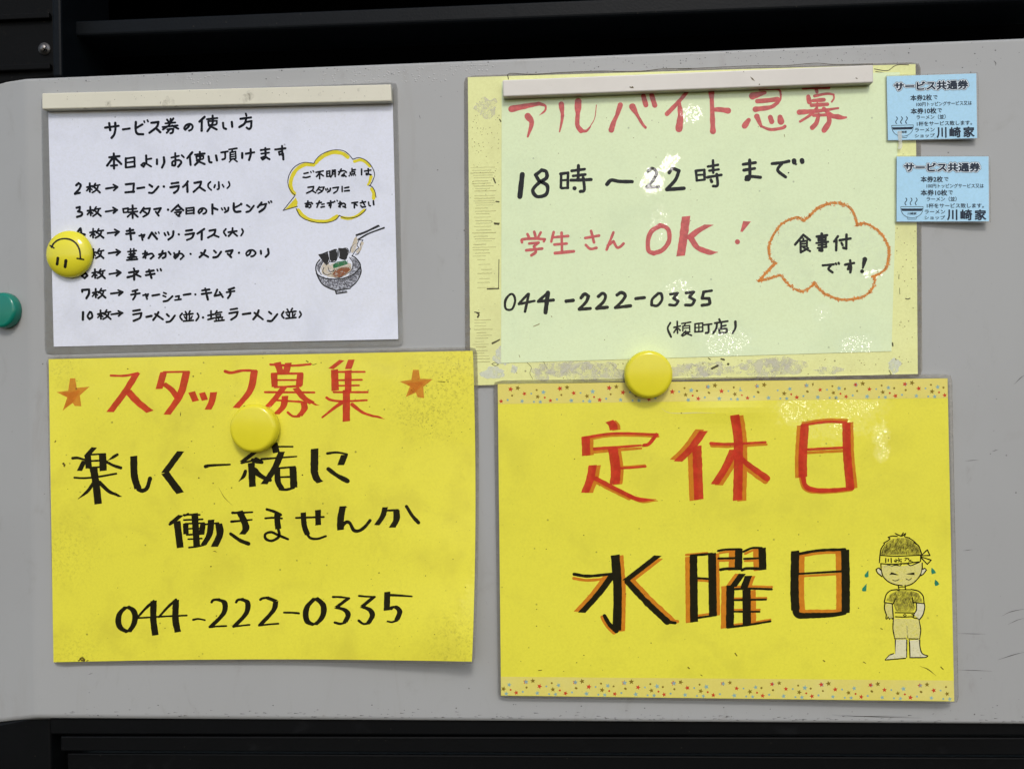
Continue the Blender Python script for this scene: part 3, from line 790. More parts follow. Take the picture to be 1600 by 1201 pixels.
# the bowl drawing: pencil colours under a pen outline, one part
BWL = (470, 340, 10)
bowl = MB(hW, off)
P_GREY = crayon('grey_pencil', (0.13, 0.13, 0.15, 1), 0.30, 0.62, 0.85, 900)
P_CREAM = crayon('cream_pencil', (0.70, 0.60, 0.42, 1), 0.2, 0.6, 0.7, 600)
P_BLACK = crayon('black_pencil', (0.010, 0.009, 0.009, 1), 0.15, 0.38, 0.97, 500)
P_GREEN = crayon('green_pencil', (0.02, 0.17, 0.06, 1), 0.3, 0.5, 0.95, 700)
P_BROWN = crayon('brown_pencil', (0.26, 0.085, 0.030, 1), 0.32, 0.52, 0.95, 420)
bowl.poly(vv(BWL, [(255, 890), (330, 945), (450, 965), (600, 970), (750, 930), (870, 860), (930, 790), (935, 880), (860, 1000), (770, 1090), (640, 1125), (540, 1125), (430, 1095), (350, 1045), (290, 970)]), 1)
bowl.poly(vv(BWL, [(770, 620), (850, 640), (920, 720), (915, 790), (850, 860), (740, 910), (800, 800), (810, 700)]), 1)
bowl.poly(vv(BWL, [(330, 660), (255, 740), (250, 800), (280, 850), (315, 750), (360, 690)]), 1)
bowl.poly(vv(BWL, [(550, 1140), (720, 1135), (715, 1165), (560, 1180)]), 1)
bowl.poly(vv(BWL, [(360, 700), (310, 790), (335, 880), (430, 925), (560, 940), (700, 900), (790, 820), (790, 720), (700, 690), (500, 720)]), 2)
bowl.poly(vv(BWL, [(500, 740), (560, 690), (700, 670), (740, 720), (600, 770), (510, 795)]), 4)
bowl.poly(vv(BWL, [(490, 890), (540, 820), (640, 780), (750, 775), (775, 815), (690, 890), (600, 935), (510, 920)]), 5)
bowl.poly(vv(BWL, [(270, 575), (320, 565), (420, 530), (445, 640), (415, 730), (370, 715), (320, 650)]), 3)
bowl.poly(vv(BWL, [(440, 525), (545, 495), (575, 570), (550, 665), (480, 690), (450, 640)]), 3)
bowl.poly(vv(BWL, [(598, 500), (590, 475), (700, 480), (740, 510), (720, 640), (690, 665), (610, 630)]), 3)
bowl.poly(vv(BWL, [(835, 320), (870, 300), (890, 350), (875, 420), (860, 500), (800, 560), (780, 530), (800, 430)]), 2)
bowl.poly(vv(BWL, [(945, 370), (985, 390), (945, 500), (880, 570), (860, 530), (930, 450)]), 2)
strokes(bowl, BWL, '''300,655 250,720 235,800 258,880 330,930 430,957 600,960 720,930 830,880 910,800 930,740 900,680 850,625 800,595 | 11 345,690 305,770 290,830 320,890 | 12 760,620 810,700 805,790 760,850 690,900
 | 245,870 290,970 350,1050 440,1100 545,1135 640,1125 770,1105 | 18 935,770 940,860 880,990 780,1090 | 540,1135 555,1190 720,1165 | 12 340,660 400,740 440,700 460,640 | 12 460,690 530,690 570,620 570,520 540,495 440,530 | 12 590,480 600,620 690,660 740,560 740,500 700,475 620,500
 | 10 300,590 420,530 | 11 360,780 345,840 390,890 480,880 | 11 430,780 450,840 500,840 525,805 | 12 490,890 540,820 640,780 760,770 780,830 690,895 600,940 520,930 490,890
 | 32 870,275 1000,230 1210,130 | 26 900,340 1060,250 1300,160 | 14 1215,120 1230,140 | 12 870,300 825,380 840,410 790,460 765,550 | 12 910,350 880,430 905,470 860,510 800,600 | 13 970,350 930,420 940,470 900,560 855,577 | 10 880,345 960,350''', 19, 0)
for _ in range(26):                      # pencil shading lines on the bowl
    t = rnd.uniform(0.02, 0.98); x = 280 + 640 * t
    yb = 900 + 90 * math.sin(math.pi * t) * 1.0 - 90 * t + rnd.uniform(0, 110) * math.sin(math.pi * t)
    strokes(bowl, BWL, '%d,%d %d,%d %d,%d' % (x, yb, x + 28, yb + 16, x + 62, yb + 10), 5, 6)
for x in range(520, 720, 24):
    strokes(bowl, BWL, '%d,%d %d,%d' % (x, 770 - (x - 520) * 0.22, x + 18, 705 - (x - 520) * 0.16), 8, 4)
strokes(bowl, BWL, '9 385,600 400,690 | 8 470,560 490,640 | 9 640,520 625,600 | 7 330,620 380,690 | 7 700,500 715,600', 8, 7)
P_LINE = crayon('pencil_line', (0.05, 0.05, 0.06, 1), 0.2, 0.5, 0.8, 900)
P_GAP = crayon('bare_paper_gap', (0.55, 0.56, 0.60, 1), 0.2, 0.5, 0.8, 900)  # pale strokes for the white gaps in the drawing
bowl.build('bowl_drawing', [THIN, P_GREY, P_CREAM, P_BLACK, P_GREEN, P_BROWN, P_LINE, P_GAP], white)

# ------------------------------------------------------------------ left yellow notice (staff wanted)
def hY(x, y):
    u, v = (x - 76) / 665, (y - 555) / 480
    fold = max(0.0, (x - 743) * 0.94 + (y - 880) * 0.33) / 50.0
    return 0.0016 + 0.0028 * fold + 0.0082 * ramp(u, 0.55, 1.0) * ramp(v, 0.25, 1.0) + 0.0022 * ramp(v, 0.7, 1.0) * ramp(u, 0.05, 0.6) + 0.0012 * ramp(-u, -0.10, 0.02) * ramp(v, 0.1, 0.4)
yel = make_root('notice', 410, 1033, 'yellow sheet with an orange star either side of its red heading', 'notice')
YC = ((76, 561), (738.6, 548), (737.3, 1033), (83.5, 1034))
yedge = lambda u, v: (5.0 * math.sin(math.pi * min(1, max(0, v))) ** 0.8 * ramp(u, 0.5, 1.0), -4.0 * math.sin(math.pi * min(1, max(0, u))) * ramp(v, 0.6, 1.0))
Y_PAPER = paper('yellow_paper', (0.825, 0.765, 0.060, 1), (0.54, 0.47, 0.045, 1), 0.40, 0.8, fibre=0.03, speck_keep=0.5, soil=[(tuple(at(x, y, 0.002) - Vector(yel.location)), q) for x, y, q in ((695, 610, 0.045), (715, 570, 0.025), (728, 980, 0.034), (705, 1015, 0.030), (115, 1025, 0.030), (100, 575, 0.022), (100, 860, 0.04), (660, 650, 0.03))])
sheet('paper', YC, hY, Y_PAPER, yel, 80, 60, edge=yedge)
pouch(((72.5, 556), (745, 541.5), (741.5, 1037.5), (84, 1039)), YC, hY, FILM, yel, 8, edge=yedge)
red = MB(hY, off); blk = MB(hY, off); tel = MB(hY, off); stl = MB(hY, off - 0.00002)
Y1, Y2, Y3, Y4 = (60, 540, 40 / 9), (400, 540, 40 / 9), (60, 780, 40 / 9), (400, 780, 40 / 9)
strokes(red, Y1, '''16 503,207 600,208 690,190 | c40 683,190 605,315 497,460 | c42 618,312 690,390 775,458 | c36 870,182 838,300 | 14 870,183 1045,180 | c40 1028,185 985,340 893,478 | c30 868,262 925,305 968,365
 | c34 1064,320 1092,385 | c30 1136,325 1156,378 | c36 1217,322 1203,390 1177,443 | 22>16 1297,178 1340,187 1420,172 1512,174 | c38 1500,176 1470,310 1372,432''', 16, tmin=13)
strokes(red, Y2, '''16 100,130 250,138 378,128 | c34 148,115 172,188 | c34 225,118 208,188 | c32 125,197 130,285 | 16 110,195 320,192 | c34 308,195 300,280 | 13 130,238 310,238 | 15 130,287 310,280 | 15 62,322 405,324 | c36 192,290 130,370 80,425 | c32 275,292 330,360 390,398 | 12t 385,393 415,408 440,413
 | 14 145,378 200,382 320,390 345,400 | c32 332,395 335,440 300,488 | 16 300,490 255,488 220,462 | c34 202,348 190,420 140,475 | c28 597,100 520,160 | c38 545,165 550,312 | c34 663,96 640,162 | 14 545,182 755,181 | 14 540,240 735,236 | 13 550,278 715,275 | 15 540,322 775,322 | c36 640,170 640,318
 | 18>13 490,360 520,376 600,385 770,378 | c38 628,305 627,525 | 26>14 595,395 545,430 460,497 | 26>16 668,408 740,462 810,487 | 16t 805,486 850,494 890,508''', 15, tmin=13)
for V, star, inn in ((Y1, [(220, 226), (256, 226), (266, 292), (355, 284), (288, 345), (298, 420), (252, 418), (235, 392), (168, 452), (200, 358), (126, 322), (206, 312)], [(160, 330), (290, 308), (255, 375), (238, 398), (178, 440), (206, 362)]),
                     (Y2, [(1090, 167), (1130, 167), (1140, 229), (1228, 232), (1162, 286), (1167, 364), (1122, 357), (1110, 325), (1040, 356), (1068, 282), (998, 248), (1078, 236)], [(1040, 258), (1180, 244), (1130, 300), (1108, 320), (1060, 345), (1078, 285)])):
    stl = MB(hY, off - 0.00002); stl.poly(vv(V, star)); stl.poly(vv(V, inn)); stl.build('star_drawing', STAR_O, yel)
strokes(blk, Y1, '''c28 388,705 332,768 | c32 342,760 350,850 | 12 330,757 465,750 | c38 445,752 450,868 | 13 350,800 440,796 | 13 350,847 440,840 | 20>14 238,780 270,778 320,790 | c24 318,798 285,868 | 20>16t 548,755 480,797 | 18>22 462,800 520,830 572,847 | c38 382,848 400,960 415,1098 | 14 250,915 320,918 420,908 540,887 | 24t 380,955 340,1010 276,1062 | 30>20 425,950 490,1010 540,1032 | 18t 535,1030 560,1042 578,1046
 | c36 662,765 666,900 692,992 | 26>30 692,997 725,1005 755,985 775,922 | c40 988,732 877,882 | c42 880,882 985,1022 | 22>12 1160,838 1200,830 1330,824 | c28 1502,738 1415,805 | 14 1410,813 1475,800 | 30 1488,795 1545,806 | c34 1478,812 1487,978 | 24t 1438,870 1425,905 1392,940 | 30 1502,858 1545,900 1590,928''', 16, tmin=13)
strokes(blk, Y2, '''24 0,785 40,808 | 26 0,885 60,920 98,932 | 12 150,700 255,700 | c36 125,675 142,742 | 16>11 38,787 120,780 282,768 | c36 178,735 130,850 55,960 | c28 148,845 152,940 178,992 | 14 150,850 270,840 | c36 256,845 263,985 | 13 160,912 268,908 | 18 165,995 210,998 262,985 | c40 407,714 405,870 | c36 403,868 420,920 445,948 | 18>13 495,747 560,740 632,752 | c36 615,757 588,828 | 28>34 502,855 560,898 635,938''', 16, tmin=13)
strokes(blk, Y3, '''c32 990,108 925,162 | 18 912,172 940,155 | c36 962,150 985,335 | 14 1010,108 1060,105 1120,106 | 13 1040,98 1015,112 | 13 1010,142 1140,137 | c26 1022,165 1025,240 | 13 1020,168 1150,163 | c28 1143,165 1132,245 | 11 1030,203 1140,199 | 13 1030,245 1140,238 | c34 1085,95 1100,330 | 12 1040,275 1135,270 | 13 1046,333 1110,325 1160,312 | c32 1200,140 1188,240 1148,312 | 13 1160,172 1250,163 | c38 1252,168 1260,240 1222,328
 | 18>12 1348,92 1400,92 1486,88 | 18>12 1340,153 1400,148 1482,140 | c36 1395,80 1432,160 1440,205 1415,242 | 22>28 1335,238 1400,283 1458,306''', 14, tmin=12)
strokes(blk, Y4, '''18>22 75,68 130,85 170,106 | 14 65,130 120,126 180,131 | c30 148,92 148,150 155,205 | 18 155,205 160,255 110,286 68,272 65,240 105,226 150,245 222,275 | 14 278,127 470,121 | c28 430,72 432,178 | c26 328,90 335,180 358,245 | 20>15 355,240 380,268 430,272 485,254 | c36 603,46 588,130 587,212 | 26>22 592,197 620,160 650,162 680,213 720,215 760,185 792,145
 | c28 897,53 880,115 838,178 | 14 882,78 985,73 | c34 975,76 975,140 945,195 | 22>26 1045,48 1085,112 1128,160''', 16, tmin=12)
strokes(tel, Y3, '''c30 612,742 565,790 555,850 575,895 625,920 | c30 612,742 655,765 672,810 660,870 625,920 | 20>15 800,705 745,755 688,818 | 13 685,822 760,818 850,812 1030,804 | c34 800,702 798,830 812,942 | 20>15 955,695 900,745 836,815 | c34 955,697 952,830 968,920 | 16>12 1075,834 1110,828 1156,836
 | 18 1203,712 1215,697 1255,692 | c26 1245,694 1292,715 1285,790 1195,885 | 13 1188,886 1240,880 1305,877 | 18 1373,712 1385,697 1420,690 | c26 1410,692 1452,715 1442,790 1360,880 | 13 1353,883 1400,876 1467,869''', 14, tmin=11)
strokes(tel, Y4, '''18 30,695 45,685 85,680 | c26 80,682 138,705 120,770 30,870 | 13 20,874 90,866 155,861 | 15 195,784 250,785 298,789 | c30 412,682 358,740 345,800 360,850 408,870 | c30 412,682 462,725 470,780 450,830 408,870 | 16>12 535,676 580,676 648,684 | c24 640,686 558,748 | c26 555,748 615,765 640,800 618,852 | 17 620,853 585,862 547,853 | 14 715,668 770,673 825,675
 | c24 815,678 737,742 | c26 735,742 790,765 808,805 780,858 | 18 785,858 745,862 713,840 | c32 912,640 908,770 | 20>12 915,662 1000,666 1082,672 | c26 925,765 960,742 998,775 978,835 | 17>12 982,836 945,850 913,845''', 14, tmin=11)
red.build('heading_writing', R_ON_Y, yel); blk.build('message_writing', K_ON_Y, yel); tel.build('phone_number', K_ON_Y, yel)
wear = MB(hY, off)
strokes(wear, Y2, '5 1265,248 1290,250 | 5 1295,250 1312,252 | 8 1333,250 | 7 350,105 362,112 | 4 375,118 395,132 420,125 | 8 452,117', 5)
strokes(wear, Y1, '6ts 988,460 986,490 | 12 175,815 180,835 | 9 168,818 185,825 | 4ts 1250,980 1290,1050 1350,1110 | 7 120,660 115,668', 5)
strokes(wear, Y3, '6ts 1210,362 1225,358 1238,368 | 12 290,1105 305,1098 320,1112 | 14 300,1115 318,1118 | 6 335,1120 345,1116 | 9 280,1118 292,1108', 5)
for _ in range(70): wear.disc(rnd.uniform(85, 735), rnd.uniform(570, 1025), rnd.choice((0.5, 0.7, 0.9, 1.3)), 0, 7, rnd.uniform(0.5, 1))
for _ in range(60): wear.disc(rnd.uniform(620, 735), rnd.uniform(570, 700), rnd.choice((0.5, 0.6, 0.8)), 0, 7, rnd.uniform(0.5, 1))
WEAR = ink('brown_wear', (0.10, 0.070, 0.015, 1), 0.75, 0.4, 0.3)
wear.build('dirt_marks', WEAR, yel)['kind'] = 'stuff'
def torn(n, cx, cy, rx, ry, rough=0.25, seed=0.0):
    r = []
    for i in range(n):
        a = 2 * math.pi * i / n
        k = 1 + rough * 2 * noise.noise((math.cos(a) * 1.6, math.sin(a) * 1.6, seed)) + rough * noise.noise((math.cos(a) * 7, math.sin(a) * 7, seed + 9))
        r.append((cx + rx * k * math.cos(a), cy + ry * k * math.sin(a)))
    return r

# ------------------------------------------------------------------ pale green notice on its old yellow backing
hB = lambda x, y: 0.0007 + 0.0008 * ramp(y, 480, 600)
hG = lambda x, y: hB(x, y) + 0.00035
green = make_root('notice', 1085, 590, 'pale green sheet with big red OK, taped on a stained yellow backing', 'notice')
GL = Vector(green.location)
def gpos(px, py): return tuple(at(px, py, hG(px, py)) - GL)
def dent(p, loc, rad, wr, tilt, sq, rot):
    """where the film is dented so that it mirrors the bright side of the sky"""
    w = p + loc
    hv = ((CAM_POS - w).normalized() + S).normalized()
    return (tuple(p), rad, wr, tilt, hv.x / hv.y, hv.z / hv.y, sq, rot)
def gd(px, py, rad, wr, tilt=0.0, sq=1.0, rot=0.0): return dent(Vector(gpos(px, py)), GL, rad, wr, tilt, sq, rot)
GLARE = [gd(1018, 284, 0.0118, 0.62, 1.0, 0.85), gd(1046, 256, 0.0062, 0.70, 0.98, 1.5, -0.8), gd(1080, 178, 0.0075, 0.95, 0.75, 1.3), gd(1030, 350, 0.016, 0.7, 0.45, 0.55), gd(1135, 535, 0.014, 1.1, 0.55, 1.5), gd(1340, 541, 0.010, 1.1, 0.6, 1.6),
         gd(1062, 455, 0.010, 0.9, 0.5, 1.4), gd(1285, 490, 0.007, 0.9, 0.5), gd(1365, 428, 0.0045, 0.8, 0.8, 2.0)]
BC = ((731, 121), (1430.5, 100.5), (1434, 584), (735, 602))
GC = ((784, 128), (1406, 113), (1393, 548.5), (783, 567))
BACK = paper('yellowed_backing', (0.78, 0.81, 0.34, 1), (0.60, 0.60, 0.25, 1), 0.5, 0.9, fibre=0.04, speck_keep=0.6, loc=(2, 5, 3))
sheet('backing_sheet', BC, hB, BACK, green, 60, 44)
pouch(((725, 118.5), (1438.5, 97), (1441, 588), (727, 604)), BC, hB, FILM_DIRTY, green, 9)
resid = MB(hB, 0.00008)
for i, (cx, cy, rx, ry) in enumerate([(762, 168, 19, 14), (868, 578, 34, 10), (905, 581, 40, 13), (930, 572, 26, 9), (1075, 579, 40, 12), (1115, 577, 40, 11), (1190, 573, 45, 12), (1225, 571, 35, 11), (1295, 578, 20, 6), (960, 584, 26, 9), (845, 583, 16, 12)]):
    resid.poly(torn(40, cx, cy, rx, ry, 0.3, i * 3.1), 0)
for i, (cx, cy, rx, ry) in enumerate([(785, 556, 14, 14), (803, 577, 5, 7), (1398, 570, 9, 12), (772, 583, 18, 9)]):
    resid.poly(torn(30, cx, cy, rx, ry, 0.25, 50 + i), 1)
RES0 = crayon('torn_paper', (0.70, 0.68, 0.55, 1), 0.30, 0.66, 0.62, 200)
RES1 = crayon('old_clear_tape', (0.74, 0.77, 0.72, 1), 0.1, 0.6, 0.62, 300)
def lines(y0, y1, step, x0, x1, w):
    y = y0
    while y < y1:
        a, b = x0 + rnd.uniform(0, 8), x1 - rnd.uniform(0, 16)
        resid.brush([(a + (b - a) * k / 12, y + rnd.uniform(-0.25, 0.25) - 0.02 * (b - a) * k / 12) for k in range(13)], w * rnd.uniform(0.5, 1.1), None, 2)
        y += step * rnd.uniform(0.75, 1.3)
lines(262, 300, 4.0, 735, 778, 0.8); lines(306, 340, 4.2, 737, 776, 0.75); lines(345, 402, 4.4, 736, 775, 0.85); lines(406, 452, 6.5, 745, 774, 0.7); lines(500, 566, 4.6, 738, 772, 0.8)
for _ in range(90): resid.disc(rnd.uniform(737, 780), rnd.uniform(180, 300), rnd.choice((0.4, 0.6, 0.8)), 2, 6)
for _ in range(130):
    x = rnd.uniform(880, 1395); resid.disc(x, 586 - 0.022 * (x - 800) - rnd.uniform(-10, 16), rnd.choice((0.4, 0.6, 0.9, 1.2)), 2, 7, rnd.uniform(.5, 1))
for _ in range(50): resid.disc(rnd.uniform(1399, 1430), rnd.uniform(350, 575), rnd.choice((0.4, 0.6, 1.0)), 2, 7)
strokes(resid, (720, 340, 40 / 9), '''14>8 220,872 245,860 270,846 | 12 112,660 125,672 118,690 | 7 95,655 130,660 | 8 232,38 268,40 | 10 185,495 262,492 | 5 265,290 262,490 | 4 215,1015 240,1005 262,1018 240,1028 215,1015 | 4 360,1040 375,1050 390,1080 | 3 460,1005 490,1040 480,1080 500,1120 | 3 575,1000 600,1050 | 3 1040,1010 1090,1060 1110,1100''', 6, 3)
strokes(resid, (720, 90, 40 / 9), '9 228,840 240,870 | 9 245,1000 265,1002 | 9 235,1155 262,1158 | 8 270,430 278,445 | 6 330,150 340,112 500,118 700,105 980,95 1220,100 1400,80 1600,78', 8, 3)
strokes(resid, (1060, 90, 40 / 9), '5 0,80 200,72 420,62 560,58 760,55 950,40 1080,48 1350,46 | 5 1360,80 1450,92 1500,60 1540,50 1600,52 | 5 1370,98 1440,108', 5, 3)
strokes(resid, (1100, 340, 40 / 9), '16 55,1047 95,1027 | 12 120,980 140,986 | 18 168,1016 | 6 30,975 45,985 | 7 1400,562 1415,566 1430,560 | 10 1308,870 1312,890 | 4 1355,395 1352,425 | 4 1358,490 1360,530 | 6 1330,980 1335,985 | 5 1285,1060 1300,1085 1290,1090', 6, 3)
BROWN_L = ink('faded_brown', (0.34, 0.30, 0.13, 1), 0.6, 0.3, 0.2)
BROWN_D = ink('dark_brown', (0.075, 0.065, 0.035, 1), 0.8, 0.3, 0.2)
resid.build('tape_residue', [RES0, RES1, BROWN_L, BROWN_D], green)['kind'] = 'stuff'
G_PAPER = paper('green_paper', (0.725, 0.845, 0.51, 1), (0.56, 0.68, 0.42, 1), 0.35, 0.5, glare=GLARE, fibre=0.03, speck_keep=0.25, loc=(7, 2, 9))
sheet('paper', GC, hG, G_PAPER, green, 60, 44, 0.0002)
PINK = ink('faded_red_marker', (0.52, 0.085, 0.085, 1), 0.84, 0.55, 0.8, GLARE, 420)
KG = ink('black_marker_gloss', (0.006, 0.007, 0.007, 1), 1, 0.2, 0.5, GLARE)
G1, G2, G3, G4, P1 = (720, 90, 40 / 9), (1060, 90, 40 / 9), (720, 340, 40 / 9), (1100, 340, 40 / 9), (0, 0, 1)
gr = MB(hG, off); gr2 = MB(hG, off); gk = MB(hG, off); gk2 = MB(hG, off); gt = MB(hG, off); gc = MB(hG, off)
strokes(gr, G1, '''46>26 352,358 450,338 540,322 | 24>14 540,320 585,335 590,360 | 14t 590,355 580,375 545,402 | 46>14 465,408 492,455 465,550 | 40>24 698,325 706,400 | 24>10 706,400 700,450 686,515 | 54>30 815,305 812,390 | 30>34 812,390 810,470 835,508 | 28>10 830,506 870,510 900,480 | 6 895,485 930,420 942,330
 | 38>26 1108,330 1085,400 | 26>40 1085,400 1062,450 1045,503 | 46>24 1192,342 1225,400 | 24>18 1225,400 1260,460 1283,487 | 34>36 1268,268 1285,330 | 34>38 1325,262 1347,332 | 22>34 1590,215 1520,300 1432,392 | 24>52 1515,305 1525,400 1515,495''', 34)
strokes(gr, G2, '''50>28 228,225 232,300 | 28>40 232,300 236,400 240,512 | 26>40 242,362 290,362 345,370 | 50>24 515,268 600,245 | 20>14 565,222 690,222 712,260 | 14>18 712,255 708,290 690,318 | 32 548,304 620,298 688,290 | 24>38 688,315 640,345 535,360 | 40>34 460,475 488,435 | 40>20 545,410 575,478 | 18>24 575,478 640,500 720,490 740,478 | 34>40 638,415 648,445 | 36>44 706,415 712,445
 | 28>22 868,212 940,208 1045,210 | 22 955,212 962,240 | 28>34 902,272 910,310 | 22>14 945,268 1030,252 1078,258 | 14 1078,258 1080,285 1065,308 | 26 935,300 1010,294 | 26 925,332 1035,325 | 20 965,320 960,355 | 38>14 840,380 980,370 1110,352 | 24>16 960,355 915,400 845,445 | 26>38 1010,355 1060,402 1105,412 | 38>14 1105,412 1140,418 1165,416 | 22 938,402 1045,398 | 34>40 1045,402 1046,450 1012,505 | 26>36 975,398 958,455 930,487''', 30)
strokes(gr2, G3, '''463,115 476,142 | 510,98 520,137 | 555,103 535,142 | 425,172 428,152 500,146 583,150 577,165 | 475,180 540,174 508,200 | 508,200 520,238 490,262 | 455,227 565,215 | 645,100 628,167 | 640,137 745,128 | 700,105 703,235 | 650,187 735,180 | 22 655,247 785,234 | 865,142 960,125 | 905,93 925,172 | 868,190 900,217 942,210 | 1060,103 1013,222 | 1020,195 1060,165 1085,207 1110,200 1130,180
 | 32 1385,55 1325,95 1300,160 1305,230 1340,248 | 30 1340,248 1400,225 1445,165 1445,95 1420,65 1385,55''', 19)
strokes(gr2, P1, 'c10.5 1072,338 1068,370 1063.5,400 | c13 1108,351 1090,361 1074,374 | 9>8 1079,371 1089,386 1101,392 | 8t 1100,391.5 1110,394.5 1121,394 | 8 1152.3,377.8', 9, tmin=3)
gr2.poly(vv(G4, [(272, 24), (326, 28), (268, 100), (252, 98)]))
strokes(gk, G1, '''36 427,812 410,965 | 562,782 520,815 545,855 600,890 592,950 530,965 500,922 540,872 595,835 592,792 562,782 | 20 697,808 695,902 | 20 692,808 745,800 742,905 | 16 700,853 740,850 | 18 700,907 745,905 | 20 770,787 860,775 | 22 817,750 815,840 | 19 780,822 865,812 | 22 765,852 840,850 905,847 | 22 850,835 858,918 830,930 | 30 790,908 | 28>24 1015,880 1045,852 1100,860 1190,862
 | 22 1300,790 1330,770 1360,800 1330,860 1290,902 | 22 1290,902 1375,898 | 1447,800 1470,772 1515,787 1490,850 1430,915 | 1430,917 1550,908''', 25)
strokes(gk, G2, '''18 122,790 128,852 | 18 120,787 180,780 182,847 | 15 132,816 178,813 | 17 127,854 180,848 | 18 205,757 275,745 | 20 240,715 242,800 | 18 215,786 280,777 | 19 200,832 298,815 | 20 266,810 272,885 242,893 | 22 226,850 232,862 | 450,742 535,730 | 455,782 530,770 | 495,712 495,835 470,847 480,825 570,832 | 650,737 720,730 768,720 | 722,732 690,782 745,830 | 34 803,716 805,728 | 36 858,714 860,724 | 10 765,800 | 8 815,745 822,740''', 22)
strokes(gk2, G4, '''690,120 633,187 | 690,120 737,157 | 15 690,145 690,160 | 16 670,165 672,237 | 15 670,167 715,160 715,200 | 13 672,183 712,180 | 13 672,200 715,198 | 17 672,241 722,213 | 16 690,207 737,233 | 783,132 855,122 | 20 818,112 820,230 803,226 | 15 795,144 845,138 845,155 795,159 795,144 | 15 780,177 862,168 | 14 795,192 850,186 | 15 850,167 848,205 | 15 790,211 850,203
 | 930,130 903,167 | 920,157 918,227 | 943,157 1018,145 | 990,118 988,215 968,210 | 16 955,175 963,192 | 825,332 900,325 | 880,332 865,357 892,380 | 16 915,318 919,324 | 16 934,314 938,321 | 980,327 1042,315 | 1015,297 1020,350 1000,357 1005,340 1022,345 1016,380 | 34>16 1117,290 1103,350 | 28 1098,373''', 18)
strokes(gt, G3, '''17 342,533 310,575 313,632 355,635 377,580 367,538 342,533 | 18 467,530 403,597 | 18 403,600 512,578 | 19 472,530 446,652 | 20 605,520 538,580 | 22 538,582 643,572 | 30 605,522 588,658 | 26 732,580 780,574 | 835,557 860,530 887,545 870,585 823,635 | 823,637 900,630 | 955,547 985,525 1005,545 990,585 943,630 | 943,630 1017,622 | 1085,537 1115,520 1142,540 1120,580 1073,625 | 1073,625 1178,612 | 1215,562 1275,555
 | 20 1372,525 1330,567 1325,607 1365,610 1397,570 1392,530 1372,525 | 20 1455,532 1505,525 | 20 1503,527 1478,560 1510,580 1490,607 1450,605
 | 15 1455,730 1437,770 1460,827 | 12 1480,762 1525,752 | 13 1503,720 1505,802 | 12 1500,765 1480,797 | 11 1512,770 1524,782 | 12 1535,735 1597,725 | 10 1562,735 1550,750 | 10 1542,752 1542,786 | 10 1542,754 1590,748 1590,782 | 8 1545,769 1588,764 | 11 1562,785 1533,817 | 11 1550,797 1590,793 1540,822 | 12 1558,800 1602,817''', 23)
strokes(gt, P1, '''4.6 1072,457.6 1084,456 | 4.6 1083.5,456.5 1077,464 1085.5,469 1081,476 1071,476.5 | 5 1099.5,456.5 1097,466 1108,466.5 1108.5,474.5 1097,477 | 4.4 1099,456 1112,454
 | 2.8 1086,506 1086,518.5 | 2.6 1086,506 1098,504.5 1098,517.5 | 2.2 1087,511.8 1097,511 | 2.2 1092,505 1092,517 | 2.6 1086,518.5 1098,517.5 | 3 1100,507.5 1112,506 | 3.6 1107,507 1107,518.5 1103,520''', 4.6)
strokes(gt, G4, '16 106,705 111,717 | 15 75,732 165,718 | 16 90,732 85,770 63,802 | 15 120,735 120,772 | 13 122,754 152,748 | 14 105,772 108,800 155,795 158,770 105,772 | 19>14 218,722 218,765 198,802', 15)
# crayon bubble, drawn as many short waxy dabs along the outline
out = [(380, 440), (435, 380), (490, 320), (465, 285), (450, 225), (460, 170), (490, 108), (540, 45), (595, 14), (650, 2), (690, 22), (738, 2)]
lobes = [vv(G4, out[:3]), vv(G4, [(500, 318), (465, 290), (450, 225), (460, 170), (490, 108), (540, 45), (600, 12), (655, 0), (692, 22)]),
         vv(G2, [(872, 1132), (915, 1095), (970, 1045), (1050, 1014), (1110, 1010), (1180, 1035), (1218, 1082), (1243, 1165)]), vv(G4, [(1063, 52), (1120, 42), (1190, 76), (1250, 140), (1284, 215), (1280, 290), (1264, 350), (1220, 388), (1165, 412)]),
         vv(G4, [(1180, 408), (1182, 460), (1152, 515), (1080, 556), (970, 570), (890, 552), (830, 523), (790, 485), (765, 448)]), vv(G4, [(770, 452), (735, 487), (690, 510), (640, 500), (590, 465), (540, 410), (520, 402), (450, 424), (380, 440)])]
gc.poly([p for L in lobes[1:] for run in smooth(L, 4.0) for p in run][:-1], 2, off - 0.00003)
for L in lobes:
    for run in smooth(L, 1.0):
        gc.brush(run, 4.0, None, 1, '', 0.3)
        for p in run[::1]:
            a = rnd.uniform(0, 6.28); q = rnd.uniform(1.0, 2.6)
            x, y = p[0] + rnd.gauss(0, 1.15), p[1] + rnd.gauss(0, 1.15)
            gc.brush([(x, y), (x + q * math.cos(a), y + q * math.sin(a))], rnd.uniform(0.8, 1.6), None, 0, '', 0.2)
CRAY = ink('orange_crayon', (0.68, 0.21, 0.030, 1), 0.85, 0.5, 0.5)
CRAY2 = crayon('orange_crayon_base', (0.70, 0.27, 0.05, 1), 0.28, 0.55, 0.9, 500)
gr.build('heading_writing', PINK, green); gr2.build('red_writing', PINK, green); gk.build('hours_writing', KG, green); gk2.build('bubble_writing', KG, green); gt.build('phone_number', KG, green); gc.build('speech_bubble', [CRAY, CRAY2, crayon('pale_pencil', (0.74, 0.78, 0.72, 1), 0.3, 0.8, 0.10, 160)], green)
smud = MB(hG, off)
strokes(smud, G3, '7 505,755 530,745 545,738 | 6 628,684 632,688 | 5 997,846 1000,850 | 5 405,955 410,968', 5)
strokes(smud, G2, '5 735,535 738,550 | 6 850,730 | 5 1220,910', 5)
